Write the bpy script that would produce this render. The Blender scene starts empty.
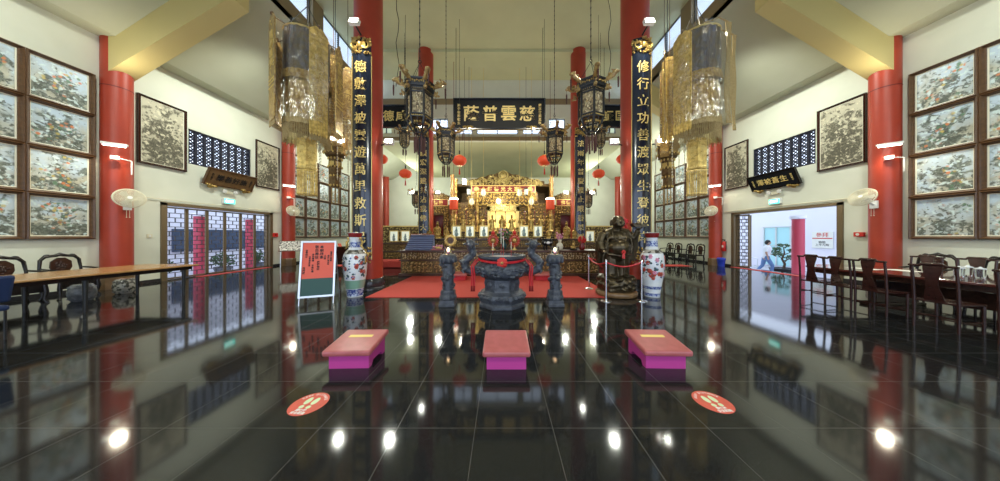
import bpy, bmesh, math, random
from mathutils import Matrix, Vector, Euler
PI = math.pi
sc = bpy.context.scene
COL = sc.collection
# ---------------------------------------------------------------- camera
cam = bpy.data.cameras.new('camera')
cam.sensor_width = 36.0
cam.lens = 242.0 / 1000.0 * 36.0
cam.shift_x = -0.002
cam.shift_y = -0.0045
cam.clip_start = 0.05
cam_ob = bpy.data.objects.new('camera', cam)
cam_ob.location = (0, 0, 1.5)
cam_ob.rotation_euler = (PI / 2, 0, 0)
COL.objects.link(cam_ob)
sc.camera = cam_ob
# ---------------------------------------------------------------- colour management
sc.view_settings.view_transform = 'Standard'
sc.view_settings.look = 'None'
sc.view_settings.gamma = 1.0
sc.view_settings.use_curve_mapping = False
sc.view_settings.exposure = 0.98
try:
    sc.cycles.use_denoising = True
    sc.cycles.max_bounces = 8
    sc.cycles.diffuse_bounces = 4
    sc.cycles.glossy_bounces = 4
    sc.cycles.transparent_max_bounces = 10
    sc.cycles.sample_clamp_indirect = 6.0
except Exception:
    pass
# ---------------------------------------------------------------- daylight
W = bpy.data.worlds.new('daylight')
sc.world = W
W.use_nodes = True
_bg = W.node_tree.nodes['Background']
_bg.inputs[0].default_value = (0.66, 0.78, 1.0, 1)
_bg.inputs[1].default_value = 1.5

# lamps: (kind, x, y, z, power, colour, radius)
WARM = (1.0, 0.91, 0.68)
COOL = (0.96, 1.0, 0.88)
def lamp(name, loc, power, color=WARM, radius=0.08, spot=None, aim=None, blend=0.6, size=None):
    if size:
        l = bpy.data.lights.new(name, 'AREA'); l.shape = 'RECTANGLE'; l.size, l.size_y = size
    elif spot:
        l = bpy.data.lights.new(name, 'SPOT'); l.spot_size = spot; l.spot_blend = blend; l.shadow_soft_size = radius
    else:
        l = bpy.data.lights.new(name, 'POINT'); l.shadow_soft_size = radius
    l.energy = power; l.color = color
    o = bpy.data.objects.new(name, l); o.location = loc
    if aim is not None:
        o.rotation_euler = (Vector(aim) - Vector(loc)).to_track_quat('-Z', 'Y').to_euler()
    COL.objects.link(o)
    return o
# inner-column floodlights (their housings are built below)
for s in (-1, 1):
    lamp('flood_light', (s * 3.84, 6.15, 7.18), 200, WARM, 0.09, spot=2.6, aim=(s * 4.6, 4.6, 0.0), blend=0.9)
    for dx in (-0.72, 0.72):
        lamp('flood_light', (s * 3.84 + dx, 6.72, 4.17), 62, COOL, 0.09, spot=2.75, aim=(s * 3.84 + dx * 2.2, 3.6, 0.6), blend=0.8)
        lamp('flood_light', (s * 3.9 + dx, 12.2, 3.72), 50, COOL, 0.08, spot=2.75, aim=(s * 3.9 + dx * 2, 9.5, 0.5), blend=0.8)
    lamp('flood_light', (s * 3.9, 11.7, 6.85), 30, COOL, 0.08, spot=2.4, aim=(s * 4.2, 10.8, 0), blend=0.8)
    # tube lights on the outer columns
    for y, p in ((6.6, 26), (12.1, 18), (1.2, 26)):
        lamp('tube_light', (s * 10.45, y, 4.02), p, WARM, 0.11, spot=2.9, aim=(s * 10.0, y - 0.4, 0.0), blend=0.5)
        lamp('tube_light', (s * 10.45, y, 5.6), p * (1.4 if y < 10 else 0.6), WARM, 0.2, spot=2.9, aim=(s * 7.5, y, 11), blend=1.0)
    # unseen fill spots added under the clerestory to brighten the side walls
    for y, p in ((3.9, 350), (8.9, 520)):
        lamp('aisle_fill', (s * 7.45, y, 8.2), p, COOL, 0.25, spot=2.0, aim=(s * 11.3, y + 0.6, 2.9), blend=0.9)
    # lamps of the rear hall, out of sight behind the columns
    lamp('rear_lamp', (s * 7.6, 20.0, 5.6), 230, COOL, 0.2)
    lamp('rear_lamp', (s * 9.6, 15.0, 6.6), 60, COOL, 0.15)
    lamp('altar_lamp', (s * 2.2, 13.4, 4.4), 60, WARM, 0.12)
    lamp('altar_lamp', (s * 4.4, 13.6, 4.2), 35, WARM, 0.12)
# extra spots without fittings, added high up to brighten plaque and altar
for s in (-1, 1):
    lamp('nave_fill', (s * 2.6, 2.2, 10.4), 620, WARM, 0.15, spot=0.72, aim=(s * 0.2, 11.0, 4.6), blend=0.9)
lamp('altar_lamp', (0, 13.8, 3.7), 35, WARM, 0.1)
# fill spots added behind the camera to lift the lower hall
for x in (-6.5, 0.0, 6.5):
    lamp('entrance_fill', (x, -1.6, 6.5), 330, COOL, 0.3, spot=2.6, aim=(x * 1.3, 3.5, 0.0), blend=0.9)

# ---------------------------------------------------------------- mesh helpers
class MB:
    def __init__(s):
        s.v = []; s.f = []; s.fm = []; s.cur = 0; s.T = Matrix.Identity(4)
    def add(s, vs, fs):
        n = len(s.v); T = s.T
        s.v.extend([tuple(T @ Vector(p)) for p in vs])
        s.f.extend([tuple(i + n for i in f) for f in fs])
        s.fm.extend([s.cur] * len(fs))
        return s
    def box(s, x0, x1, y0, y1, z0, z1):
        return s.add([(x0,y0,z0),(x1,y0,z0),(x1,y1,z0),(x0,y1,z0),(x0,y0,z1),(x1,y0,z1),(x1,y1,z1),(x0,y1,z1)],
              [(0,3,2,1),(4,5,6,7),(0,1,5,4),(1,2,6,5),(2,3,7,6),(3,0,4,7)])
    def cbox(s, c, d, rot=(0,0,0)):
        old = s.T
        s.T = old @ Matrix.Translation(c) @ Euler(rot).to_matrix().to_4x4()
        s.box(-d[0]/2, d[0]/2, -d[1]/2, d[1]/2, -d[2]/2, d[2]/2)
        s.T = old
        return s
    def lathe(s, prof, n=24, c=(0,0,0), ph=0.0, sx=1.0, sy=1.0, cap=True):
        vs = []; fs = []
        m = len(prof)
        for r, z in prof:
            for k in range(n):
                a = ph + 2*PI*k/n
                vs.append((c[0]+r*sx*math.cos(a), c[1]+r*sy*math.sin(a), c[2]+z))
        for i in range(m-1):
            for k in range(n):
                k2 = (k+1) % n
                fs.append((i*n+k, i*n+k2, (i+1)*n+k2, (i+1)*n+k))
        if cap:
            if prof[0][0] > 1e-4: fs.append(tuple(reversed(range(n))))
            if prof[-1][0] > 1e-4: fs.append(tuple((m-1)*n+k for k in range(n)))
        return s.add(vs, fs)
    def tube(s, pts, r, n=6, closed=False):
        pts = [Vector(p) for p in pts]
        m = len(pts)
        rs = r if isinstance(r, (list, tuple)) else [r]*m
        vs = []; fs = []
        up = None
        for i in range(m):
            if closed: t = pts[(i+1) % m] - pts[i-1]
            else: t = pts[min(i+1, m-1)] - pts[max(i-1, 0)]
            if t.length < 1e-9: t = Vector((0,0,1))
            t.normalize()
            if up is None:
                up = Vector((0,0,1)) if abs(t.z) < 0.9 else Vector((1,0,0))
            a = (up - t*up.dot(t))
            if a.length < 1e-6: a = t.orthogonal()
            a.normalize(); b = t.cross(a); up = a
            for k in range(n):
                an = 2*PI*k/n
                vs.append(tuple(pts[i] + a*(rs[i]*math.cos(an)) + b*(rs[i]*math.sin(an))))
        for i in range(m if closed else m-1):
            j = (i+1) % m
            for k in range(n):
                k2 = (k+1) % n
                fs.append((i*n+k, i*n+k2, j*n+k2, j*n+k))
        if not closed:
            fs.append(tuple(reversed(range(n)))); fs.append(tuple((m-1)*n+k for k in range(n)))
        return s.add(vs, fs)
    def cyl(s, p0, p1, r0, r1=None, n=10):
        return s.tube([p0, p1], [r0, r0 if r1 is None else r1], n)
    def torus(s, c, R, r, axis='z', n=20, m=6, a0=0.0, a1=2*PI):
        full = abs(a1-a0-2*PI) < 1e-6
        pts = []
        for k in range(n if full else n+1):
            a = a0+(a1-a0)*k/n
            u, w = R*math.cos(a), R*math.sin(a)
            pts.append({'z': (c[0]+u, c[1]+w, c[2]), 'y': (c[0]+u, c[1], c[2]+w), 'x': (c[0], c[1]+u, c[2]+w)}[axis])
        return s.tube(pts, r, m, full)
    def ell(s, c, r, seg=8, ring=6, rot=None):
        vs = [(0,0,-1)]; fs = []
        for i in range(1, ring):
            ph = -PI/2 + PI*i/ring
            for k in range(seg):
                a = 2*PI*k/seg
                vs.append((math.cos(ph)*math.cos(a), math.cos(ph)*math.sin(a), math.sin(ph)))
        vs.append((0,0,1))
        for k in range(seg):
            fs.append((0, 1+(k+1) % seg, 1+k))
            for i in range(ring-2):
                a = 1+i*seg
                fs.append((a+k, a+(k+1) % seg, a+seg+(k+1) % seg, a+seg+k))
            a = 1+(ring-2)*seg
            fs.append((a+k, a+(k+1) % seg, len(vs)-1))
        R = Matrix.Translation(c) @ (Euler(rot).to_matrix().to_4x4() if rot else Matrix.Identity(4)) @ Matrix.Diagonal((r[0], r[1], r[2], 1))
        return s.add([tuple(R @ Vector(p)) for p in vs], fs)
    def prism(s, poly, y0, y1):
        n = len(poly)
        vs = [(x, y0, z) for x, z in poly] + [(x, y1, z) for x, z in poly]
        fs = [tuple(range(n)), tuple(reversed(range(n, 2*n)))]
        for k in range(n):
            k2 = (k+1) % n
            fs.append((k2, k, n+k, n+k2))
        return s.add(vs, fs)
    def slab(s, poly, z0, z1):
        n = len(poly)
        vs = [(x, y, z0) for x, y in poly] + [(x, y, z1) for x, y in poly]
        fs = [tuple(reversed(range(n))), tuple(range(n, 2*n))]
        for k in range(n):
            k2 = (k+1) % n
            fs.append((k, k2, n+k2, n+k))
        return s.add(vs, fs)
    def quad(s, a, b, c, d):
        return s.add([a, b, c, d], [(0,1,2,3)])
    def frame(s, w, h, prof):
        """mitred rectangular frame in XZ, centred, front towards -Y; prof = [(inset, y)]"""
        vs = []; fs = []
        for i, y in prof:
            a, b = w/2-i, h/2-i
            vs += [(-a, y, -b), (a, y, -b), (a, y, b), (-a, y, b)]
        for j in range(len(prof)-1):
            for k in range(4):
                k2 = (k+1) % 4
                fs.append((j*4+k, j*4+k2, (j+1)*4+k2, (j+1)*4+k))
        return s.add(vs, fs)
    def mesh(s, name, m, smooth=False):
        me = bpy.data.meshes.new(name)
        me.from_pydata(s.v, [], s.f)
        for q in (m if isinstance(m, (list, tuple)) else [m] if m else []): me.materials.append(q)
        if any(s.fm): me.polygons.foreach_set('material_index', s.fm)
        if smooth:
            me.polygons.foreach_set('use_smooth', [True]*len(me.polygons))
        me.update()
        return me
    def build(s, name, m, parent=None, smooth=False, bevel=0.0, loc=(0,0,0), fix=True):
        me = s.mesh(name, m, smooth)
        if fix:
            bm = bmesh.new(); bm.from_mesh(me)
            bmesh.ops.recalc_face_normals(bm, faces=bm.faces)
            bm.to_mesh(me); bm.free()
        if smooth:
            try: me.set_sharp_from_angle(angle=math.radians(50))
            except Exception: pass
        o = bpy.data.objects.new(name, me)
        o.location = loc
        COL.objects.link(o)
        if parent: o.parent = parent
        if bevel:
            b = o.modifiers.new('bevel', 'BEVEL'); b.width = bevel; b.segments = 2; b.limit_method = 'ANGLE'
        return o

def tag(o, label, cat, group=None, kind=None):
    if label: o['label'] = label
    if cat: o['category'] = cat
    if group: o['group'] = group
    if kind: o['kind'] = kind
    return o
def thing(name, label, cat, loc=(0,0,0), rz=0.0, group=None, kind=None):
    o = bpy.data.objects.new(name, None)
    o.empty_display_size = 0.1
    o.location = loc; o.rotation_euler = (0, 0, rz)
    COL.objects.link(o)
    return tag(o, label, cat, group, kind)
def struct(o, label=None):
    o['kind'] = 'structure'
    if label: o['label'] = label
    return o
KIDS = {}
def kids_of(o):
    return [c for c in COL.objects if c.parent == o]
def clone(src, label, loc, rz=None, group=None, scale=None):
    kids = kids_of(src)
    r = src.copy(); COL.objects.link(r)
    r.location = loc
    if rz is not None: r.rotation_euler = (0, 0, rz)
    if scale: r.scale = scale
    r['label'] = label
    if group: r['group'] = group
    for c in kids:
        d = c.copy(); COL.objects.link(d); d.parent = r
        for g in kids_of(c):
            e = g.copy(); COL.objects.link(e); e.parent = d
    return r

_tc = {}
def text_verts(body, size, ext=0.006, off=0.0, ls=1.0, cs=1.0, align='CENTER'):
    key = (body, size, ext, off, ls, cs, align)
    if key in _tc: return _tc[key]
    c = bpy.data.curves.new('lettering', 'FONT')
    c.body = body; c.size = size; c.extrude = ext; c.offset = off
    c.align_x = align; c.space_line = ls; c.space_character = cs; c.resolution_u = 2
    o = bpy.data.objects.new('lettering', c); COL.objects.link(o)
    dg = bpy.context.evaluated_depsgraph_get()
    me = bpy.data.meshes.new_from_object(o.evaluated_get(dg))
    vs = [tuple(v.co) for v in me.vertices]; fs = [tuple(p.vertices) for p in me.polygons]
    bpy.data.objects.remove(o); bpy.data.curves.remove(c); bpy.data.meshes.remove(me)
    if vs:
        y0 = min(v[1] for v in vs); y1 = max(v[1] for v in vs)
        x0 = min(v[0] for v in vs); x1 = max(v[0] for v in vs)
        vs = [(v[0]-(x0+x1)/2, v[1]-(y0+y1)/2, v[2]) for v in vs]
    _tc[key] = (vs, fs)
    return _tc[key]
def add_text(mb, body, size, c, ext=0.006, off=0.0, ls=1.0, cs=1.0):
    """upright lettering facing -Y, centred on c"""
    vs, fs = text_verts(body, size, ext, off, ls, cs)
    return mb.add([(x+c[0], -z+c[1], y+c[2]) for x, y, z in vs], fs)

def blob(mb, voxel, name, m, parent=None, smooth_it=4, loc=(0,0,0)):
    """fuse a pile of shapes into one continuous surface"""
    o = mb.build(name, m, None, True)
    r = o.modifiers.new('fuse', 'REMESH'); r.mode = 'VOXEL'; r.voxel_size = voxel; r.use_smooth_shade = True
    if smooth_it:
        q = o.modifiers.new('soft', 'SMOOTH'); q.iterations = smooth_it; q.factor = 0.5
    dg = bpy.context.evaluated_depsgraph_get()
    me = bpy.data.meshes.new_from_object(o.evaluated_get(dg))
    old = o.data
    o.modifiers.clear(); o.data = me
    bpy.data.meshes.remove(old)
    me.name = name
    o.location = loc
    if parent: o.parent = parent
    return o

# ---------------------------------------------------------------- materials
def mat(name, color, rough=0.5, metal=0.0, spec=0.5, color2=None, scale=5.0, detail=4.0, ramp=(0.35, 0.65), bump=0.0, bscale=40.0,
        emit=None, estr=0.0, coat=0.0, ior=1.5, trans=0.0, alpha=1.0, tex='noise', rnd=False):
    m = bpy.data.materials.new(name); m.use_nodes = True
    nt = m.node_tree; N = nt.nodes; L = nt.links
    b = N['Principled BSDF']
    b.inputs['Base Color'].default_value = (*color, 1)
    b.inputs['Roughness'].default_value = rough
    b.inputs['Metallic'].default_value = metal
    b.inputs['Specular IOR Level'].default_value = spec
    b.inputs['IOR'].default_value = ior
    b.inputs['Coat Weight'].default_value = coat
    b.inputs['Transmission Weight'].default_value = trans
    b.inputs['Alpha'].default_value = alpha
    if emit:
        b.inputs['Emission Color'].default_value = (*emit, 1); b.inputs['Emission Strength'].default_value = estr
    vec = None
    if color2 or bump:
        tc = N.new('ShaderNodeTexCoord'); vec = tc.outputs['Object']
        if rnd:
            oi = N.new('ShaderNodeObjectInfo'); mu = N.new('ShaderNodeMath'); mu.operation = 'MULTIPLY'; mu.inputs[1].default_value = 91.0
            L.new(oi.outputs['Random'], mu.inputs[0])
            va = N.new('ShaderNodeVectorMath'); va.operation = 'ADD'
            L.new(vec, va.inputs[0]); L.new(mu.outputs[0], va.inputs[1]); vec = va.outputs[0]
    if color2:
        if tex == 'voronoi':
            t = N.new('ShaderNodeTexVoronoi'); t.inputs['Scale'].default_value = scale; out = t.outputs['Distance']
        else:
            t = N.new('ShaderNodeTexNoise'); t.inputs['Scale'].default_value = scale; t.inputs['Detail'].default_value = detail; out = t.outputs['Fac']
        L.new(vec, t.inputs['Vector'])
        r = N.new('ShaderNodeValToRGB')
        r.color_ramp.elements[0].position = ramp[0]; r.color_ramp.elements[1].position = ramp[1]
        r.color_ramp.elements[0].color = (*color, 1); r.color_ramp.elements[1].color = (*color2, 1)
        L.new(out, r.inputs[0]); L.new(r.outputs[0], b.inputs['Base Color'])
    if bump:
        t2 = N.new('ShaderNodeTexNoise'); t2.inputs['Scale'].default_value = bscale; t2.inputs['Detail'].default_value = 3
        L.new(vec, t2.inputs['Vector'])
        bp = N.new('ShaderNodeBump'); bp.inputs['Strength'].default_value = bump; bp.inputs['Distance'].default_value = 0.02
        L.new(t2.outputs['Fac'], bp.inputs['Height']); L.new(bp.outputs[0], b.inputs['Normal'])
    return m

def floor_mat():
    m = mat('black_granite', (0.010, 0.011, 0.012), 0.055, spec=0.42, ior=1.5)
    nt = m.node_tree; N = nt.nodes; L = nt.links; b = N['Principled BSDF']
    tc = N.new('ShaderNodeTexCoord')
    n1 = N.new('ShaderNodeTexNoise'); n1.inputs['Scale'].default_value = 320; n1.inputs['Detail'].default_value = 2
    L.new(tc.outputs['Object'], n1.inputs['Vector'])
    r = N.new('ShaderNodeValToRGB'); e = r.color_ramp.elements
    e[0].position = 0.57; e[0].color = (0.007, 0.008, 0.009, 1); e[1].position = 0.75; e[1].color = (0.15, 0.155, 0.15, 1)
    L.new(n1.outputs['Fac'], r.inputs[0])
    mp = N.new('ShaderNodeMapping'); mp.inputs['Location'].default_value = (0.21 + 0.606*40, -1.89 + 0.606*40, 0)
    L.new(tc.outputs['Object'], mp.inputs['Vector'])
    br = N.new('ShaderNodeTexBrick'); br.offset = 0.0; br.squash = 1.0
    br.inputs['Scale'].default_value = 1.0; br.inputs['Mortar Size'].default_value = 0.0017; br.inputs['Mortar Smooth'].default_value = 0.0
    br.inputs['Brick Width'].default_value = 0.606; br.inputs['Row Height'].default_value = 0.606
    L.new(mp.outputs[0], br.inputs['Vector'])
    mx = N.new('ShaderNodeMix'); mx.data_type = 'RGBA'
    L.new(br.outputs['Fac'], mx.inputs[0]); L.new(r.outputs[0], mx.inputs[6]); mx.inputs[7].default_value = (0.075, 0.072, 0.064, 1)
    L.new(mx.outputs[2], b.inputs['Base Color'])
    m2 = N.new('ShaderNodeMapRange'); m2.inputs[3].default_value = 0.07; m2.inputs[4].default_value = 0.4
    L.new(br.outputs['Fac'], m2.inputs[0]); L.new(m2.outputs[0], b.inputs['Roughness'])
    return m

def painting_mat(name, sky, hill, ink, spots, sp_scale, ink_amt, hs_=1.0):
    """procedural landscape: washes, dark foliage and small bright figures; differs per picture"""
    m = bpy.data.materials.new(name); m.use_nodes = True
    nt = m.node_tree; N = nt.nodes; L = nt.links; b = N['Principled BSDF']
    b.inputs['Roughness'].default_value = 0.35
    tc = N.new('ShaderNodeTexCoord'); oi = N.new('ShaderNodeObjectInfo')
    mu = N.new('ShaderNodeMath'); mu.operation = 'MULTIPLY'; mu.inputs[1].default_value = 97.0
    L.new(oi.outputs['Random'], mu.inputs[0])
    va = N.new('ShaderNodeVectorMath'); va.operation = 'ADD'
    L.new(tc.outputs['Object'], va.inputs[0]); L.new(mu.outputs[0], va.inputs[1])
    def noise(scale, detail, dist=0.0):
        t = N.new('ShaderNodeTexNoise'); t.inputs['Scale'].default_value = scale; t.inputs['Detail'].default_value = detail
        t.inputs['Distortion'].default_value = dist
        L.new(va.outputs[0], t.inputs['Vector']); return t.outputs['Fac']
    def ramp(src, p0, p1, c0, c1):
        r = N.new('ShaderNodeValToRGB'); e = r.color_ramp.elements
        e[0].position = p0; e[1].position = p1; e[0].color = (*c0, 1); e[1].color = (*c1, 1)
        L.new(src, r.inputs[0]); return r.outputs[0]
    def mix(f, a, c):
        x = N.new('ShaderNodeMix'); x.data_type = 'RGBA'
        L.new(f, x.inputs[0]); L.new(a, x.inputs[6])
        if isinstance(c, tuple): x.inputs[7].default_value = (*c, 1)
        else: L.new(c, x.inputs[7])
        return x.outputs[2]
    # washes of sky, then foliage and rocks gathered low and towards the middle
    sx = N.new('ShaderNodeSeparateXYZ'); L.new(tc.outputs['Object'], sx.inputs[0])
    def math(op, a, c=None):
        q = N.new('ShaderNodeMath'); q.operation = op
        for i_, v_ in enumerate((a, c)):
            if v_ is None: continue
            if isinstance(v_, (int, float)): q.inputs[i_].default_value = v_
            else: L.new(v_, q.inputs[i_])
        return q.outputs[0]
    hgt = math('MULTIPLY', sx.outputs['Z'], hs_)
    base = mix(ramp(math('ADD', noise(2.6, 5, 0.5), math('MULTIPLY', hgt, 0.30)), 0.34, 0.62, (0, 0, 0), (1, 1, 1)), ramp(noise(5, 4), 0.35, 0.65, hill, tuple(x*0.62 for x in hill)), sky)
    rad = math('SQRT', math('ADD', math('MULTIPLY', math('MULTIPLY', sx.outputs['X'], 1.7), math('MULTIPLY', sx.outputs['X'], 1.7)), math('MULTIPLY', hgt, hgt)))
    shape = math('ADD', math('MULTIPLY', rad, -0.16), math('MULTIPLY', hgt, -0.16))
    shape = math('ADD', shape, ink_amt)
    def lowered(src): return math('ADD', src, shape)
    dark = ramp(noise(22, 5), 0.38, 0.62, ink, tuple(x*3.4 for x in ink))
    c = mix(ramp(lowered(noise(4.2, 8, 0.35)), 0.45, 0.52, (0, 0, 0), (0.92, 0.92, 0.92)), base, dark)
    c = mix(ramp(lowered(noise(12, 6, 0.5)), 0.50, 0.56, (0, 0, 0), (0.85, 0.85, 0.85)), c, ramp(noise(34, 3), 0.40, 0.60, ink, tuple(x*2.0 for x in ink)))
    c = mix(ramp(noise(10, 6, 0.3), 0.57, 0.63, (0, 0, 0), (0.85, 0.85, 0.85)), c, tuple(min(0.72, x*1.3) for x in sky))
    if spots:
        vo = N.new('ShaderNodeTexVoronoi'); vo.inputs['Scale'].default_value = sp_scale; L.new(va.outputs[0], vo.inputs['Vector'])
        hs = N.new('ShaderNodeValToRGB'); hs.color_ramp.interpolation = 'CONSTANT'; e = hs.color_ramp.elements
        e[0].position = 0; e[0].color = (*spots[0], 1); e[1].position = 0.25; e[1].color = (*spots[1], 1)
        for i, s_ in enumerate(spots[2:]):
            q = e.new(0.45+0.2*i); q.color = (*s_, 1)
        sp = N.new('ShaderNodeSeparateColor'); L.new(vo.outputs['Color'], sp.inputs[0]); L.new(sp.outputs[0], hs.inputs[0])
        dm = ramp(vo.outputs['Distance'], 0.30, 0.55, (1, 1, 1), (0, 0, 0))
        km = ramp(math('ADD', noise(2.4, 3), math('MULTIPLY', rad, -0.30)), 0.40, 0.47, (0, 0, 0), (0.95, 0.95, 0.95))
        mm = N.new('ShaderNodeMix'); mm.data_type = 'RGBA'; mm.blend_type = 'MULTIPLY'; mm.inputs[0].default_value = 1
        L.new(dm, mm.inputs[6]); L.new(km, mm.inputs[7])
        c = mix(mm.outputs[2], c, hs.outputs[0])
    L.new(c, b.inputs['Base Color'])
    return m

MT = {}
MT['floor'] = floor_mat()
MT['wall'] = mat('cream_plaster', (0.72, 0.74, 0.63), 0.7, color2=(0.67, 0.69, 0.58), scale=1.2)
MT['ceil'] = mat('cream_ceiling', (0.58, 0.59, 0.36), 0.8, color2=(0.54, 0.55, 0.33), scale=0.8)
MT['aisleceil'] = mat('yellowed_ceiling_paint', (0.50, 0.51, 0.39), 0.8, color2=(0.46, 0.47, 0.35), scale=0.8)
MT['beam'] = mat('cream_beam', (0.60, 0.50, 0.22), 0.6)
MT['fascia'] = mat('tan_fascia', (0.24, 0.185, 0.10), 0.6)
MT['red_col'] = mat('red_lacquer_paint', (0.39, 0.044, 0.020), 0.42, color2=(0.33, 0.036, 0.017), scale=2.0)
MT['col_ring'] = mat('dark_red_joint', (0.16, 0.012, 0.01), 0.5)
MT['granite'] = mat('dark_granite', (0.02, 0.02, 0.022), 0.12, color2=(0.05, 0.05, 0.055), scale=120)
MT['brown'] = mat('brown_wood', (0.085, 0.042, 0.018), 0.32, color2=(0.12, 0.06, 0.026), scale=14, bump=0.05)
MT['clad'] = mat('oak_cladding', (0.20, 0.115, 0.05), 0.35, color2=(0.15, 0.085, 0.035), scale=8)
MT['darkwood'] = mat('dark_rosewood', (0.030, 0.012, 0.008), 0.22, color2=(0.05, 0.02, 0.012), scale=16)
MT['redwood'] = mat('red_rosewood', (0.042, 0.013, 0.010), 0.2, color2=(0.028, 0.009, 0.007), scale=16)
MT['blackwood'] = mat('black_carved_wood', (0.010, 0.008, 0.008), 0.25)
MT['tabletop'] = mat('honey_oak', (0.44, 0.24, 0.09), 0.22, color2=(0.36, 0.19, 0.07), scale=6)
MT['mount'] = mat('cream_mount', (0.75, 0.72, 0.58), 0.6)
SP = [(0.60, 0.20, 0.07), (0.50, 0.40, 0.12), (0.66, 0.68, 0.62), (0.10, 0.20, 0.12)]
MT['paint'] = painting_mat('coloured_landscape', (0.46, 0.57, 0.66), (0.50, 0.50, 0.40), (0.050, 0.060, 0.050), SP, 13, 0.035)
MT['scroll'] = painting_mat('ink_landscape', (0.55, 0.52, 0.39), (0.50, 0.47, 0.35), (0.060, 0.056, 0.040), None, 10, 0.085, 0.55)
MT['gold'] = mat('gold_leaf', (0.66, 0.48, 0.16), 0.3, metal=0.7, color2=(0.26, 0.15, 0.035), scale=7, bump=0.3, bscale=40)
MT['goldflat'] = mat('gold_paint', (0.74, 0.56, 0.20), 0.35, metal=0.5)
MT['goldpale'] = mat('pale_gold_relief', (0.74, 0.66, 0.46), 0.4, metal=0.3, color2=(0.45, 0.29, 0.12), scale=9)
MT['goldback'] = mat('gilt_red_lacquer', (0.17, 0.115, 0.035), 0.4, metal=0.35, color2=(0.07, 0.035, 0.014), scale=10)
MT['goldbrown'] = mat('aged_gold_brocade', (0.50, 0.34, 0.11), 0.35, metal=0.25, color2=(0.24, 0.13, 0.04), scale=16, bump=0.3, bscale=50, coat=0.6)
MT['goldcloth'] = mat('bright_gold_brocade', (0.86, 0.62, 0.18), 0.35, metal=0.25, color2=(0.50, 0.32, 0.08), scale=14, bump=0.3, bscale=50, coat=0.6)
MT['bluecloth'] = mat('dark_blue_brocade', (0.045, 0.05, 0.085), 0.3, color2=(0.12, 0.085, 0.05), scale=9, bump=0.3, bscale=20, coat=0.7)
MT['fringe'] = mat('tan_fringe', (0.42, 0.31, 0.13), 0.7, color2=(0.30, 0.21, 0.08), scale=40)
MT['navy'] = mat('midnight_lacquer', (0.008, 0.014, 0.034), 0.18, coat=0.4)
MT['plaque'] = mat('black_lacquer', (0.006, 0.008, 0.012), 0.5, spec=0.25)
MT['bronze'] = mat('dark_bronze', (0.055, 0.042, 0.024), 0.3, metal=0.75, color2=(0.10, 0.075, 0.04), scale=7)
MT['stone'] = mat('blue_grey_stone', (0.036, 0.041, 0.053), 0.38, color2=(0.082, 0.092, 0.112), scale=10, bump=0.8, bscale=38)
MT['carpet'] = mat('red_carpet', (0.47, 0.050, 0.035), 0.9, color2=(0.40, 0.040, 0.030), scale=60)
MT['pad_top'] = mat('salmon_vinyl', (0.44, 0.115, 0.115), 0.28, color2=(0.38, 0.095, 0.09), scale=9)
MT['pad_base'] = mat('magenta_board', (0.46, 0.045, 0.24), 0.4)
MT['yellow'] = mat('yellow_paper', (0.80, 0.62, 0.18), 0.6)
MT['red'] = mat('red_paint', (0.60, 0.025, 0.02), 0.4)
MT['redcloth'] = mat('red_satin', (0.50, 0.012, 0.02), 0.45)
MT['goldletter'] = mat('gold_lettering', (0.88, 0.68, 0.25), 0.4, metal=0.0)
MT['altarwood'] = mat('dark_brown_altar_wood', (0.075, 0.030, 0.016), 0.35, color2=(0.05, 0.02, 0.012), scale=9)
MT['signred'] = mat('crimson_board', (0.20, 0.008, 0.012), 0.35)
MT['poster'] = mat('orange_red_poster', (0.78, 0.115, 0.065), 0.55)
MT['posterg'] = mat('dark_green_panel', (0.018, 0.075, 0.060), 0.5)
MT['ink'] = mat('black_ink', (0.012, 0.010, 0.010), 0.6)
MT['alu'] = mat('aluminium', (0.62, 0.64, 0.66), 0.3, metal=0.9)
MT['chrome'] = mat('chrome', (0.75, 0.76, 0.78), 0.12, metal=1.0)
MT['black'] = mat('black_metal', (0.012, 0.012, 0.013), 0.4)
MT['bronzeframe'] = mat('bronze_door_frame', (0.17, 0.125, 0.07), 0.4, metal=0.4)
MT['grille'] = mat('dark_grille', (0.055, 0.05, 0.055), 0.45, metal=0.3)
MT['vent'] = mat('navy_vent_block', (0.010, 0.012, 0.030), 0.5)
MT['white'] = mat('white_plastic', (0.80, 0.80, 0.76), 0.4)
MT['cream'] = mat('cream_plastic', (0.70, 0.66, 0.50), 0.4)
MT['lilac'] = mat('pale_lilac_render', (0.78, 0.76, 0.86), 0.8)
MT['paving'] = mat('courtyard_paving', (0.42, 0.42, 0.46), 0.5, color2=(0.36, 0.36, 0.40), scale=3)
MT['pinkcol'] = mat('crimson_column_paint', (0.50, 0.05, 0.09), 0.45)
MT['glassblue'] = mat('dark_blue_glazing', (0.045, 0.065, 0.12), 0.15)
MT['aqua'] = mat('aqua_glazing', (0.42, 0.72, 0.76), 0.2)
MT['leaf'] = mat('dark_green_leaf', (0.030, 0.075, 0.028), 0.5, color2=(0.06, 0.13, 0.045), scale=20)
MT['bark'] = mat('brown_bark', (0.08, 0.05, 0.03), 0.8)
MT['louver'] = mat('pale_blue_louvre', (0.70, 0.82, 0.92), 0.35)
MT['winframe'] = mat('dark_window_frame', (0.05, 0.06, 0.075), 0.4)
MT['lit'] = mat('lit_lens', (1, 1, 1), 0.4, emit=(1.0, 0.96, 0.86), estr=30)
MT['bulb'] = mat('lit_bulb', (1, 1, 1), 0.4, emit=(1.0, 0.93, 0.75), estr=9)
MT['tube'] = mat('lit_tube', (1, 1, 1), 0.4, emit=(1.0, 0.95, 0.80), estr=7)
MT['exit'] = mat('lit_exit_panel', (0.1, 0.7, 0.55), 0.4, emit=(0.10, 0.80, 0.66), estr=0.9)
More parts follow.
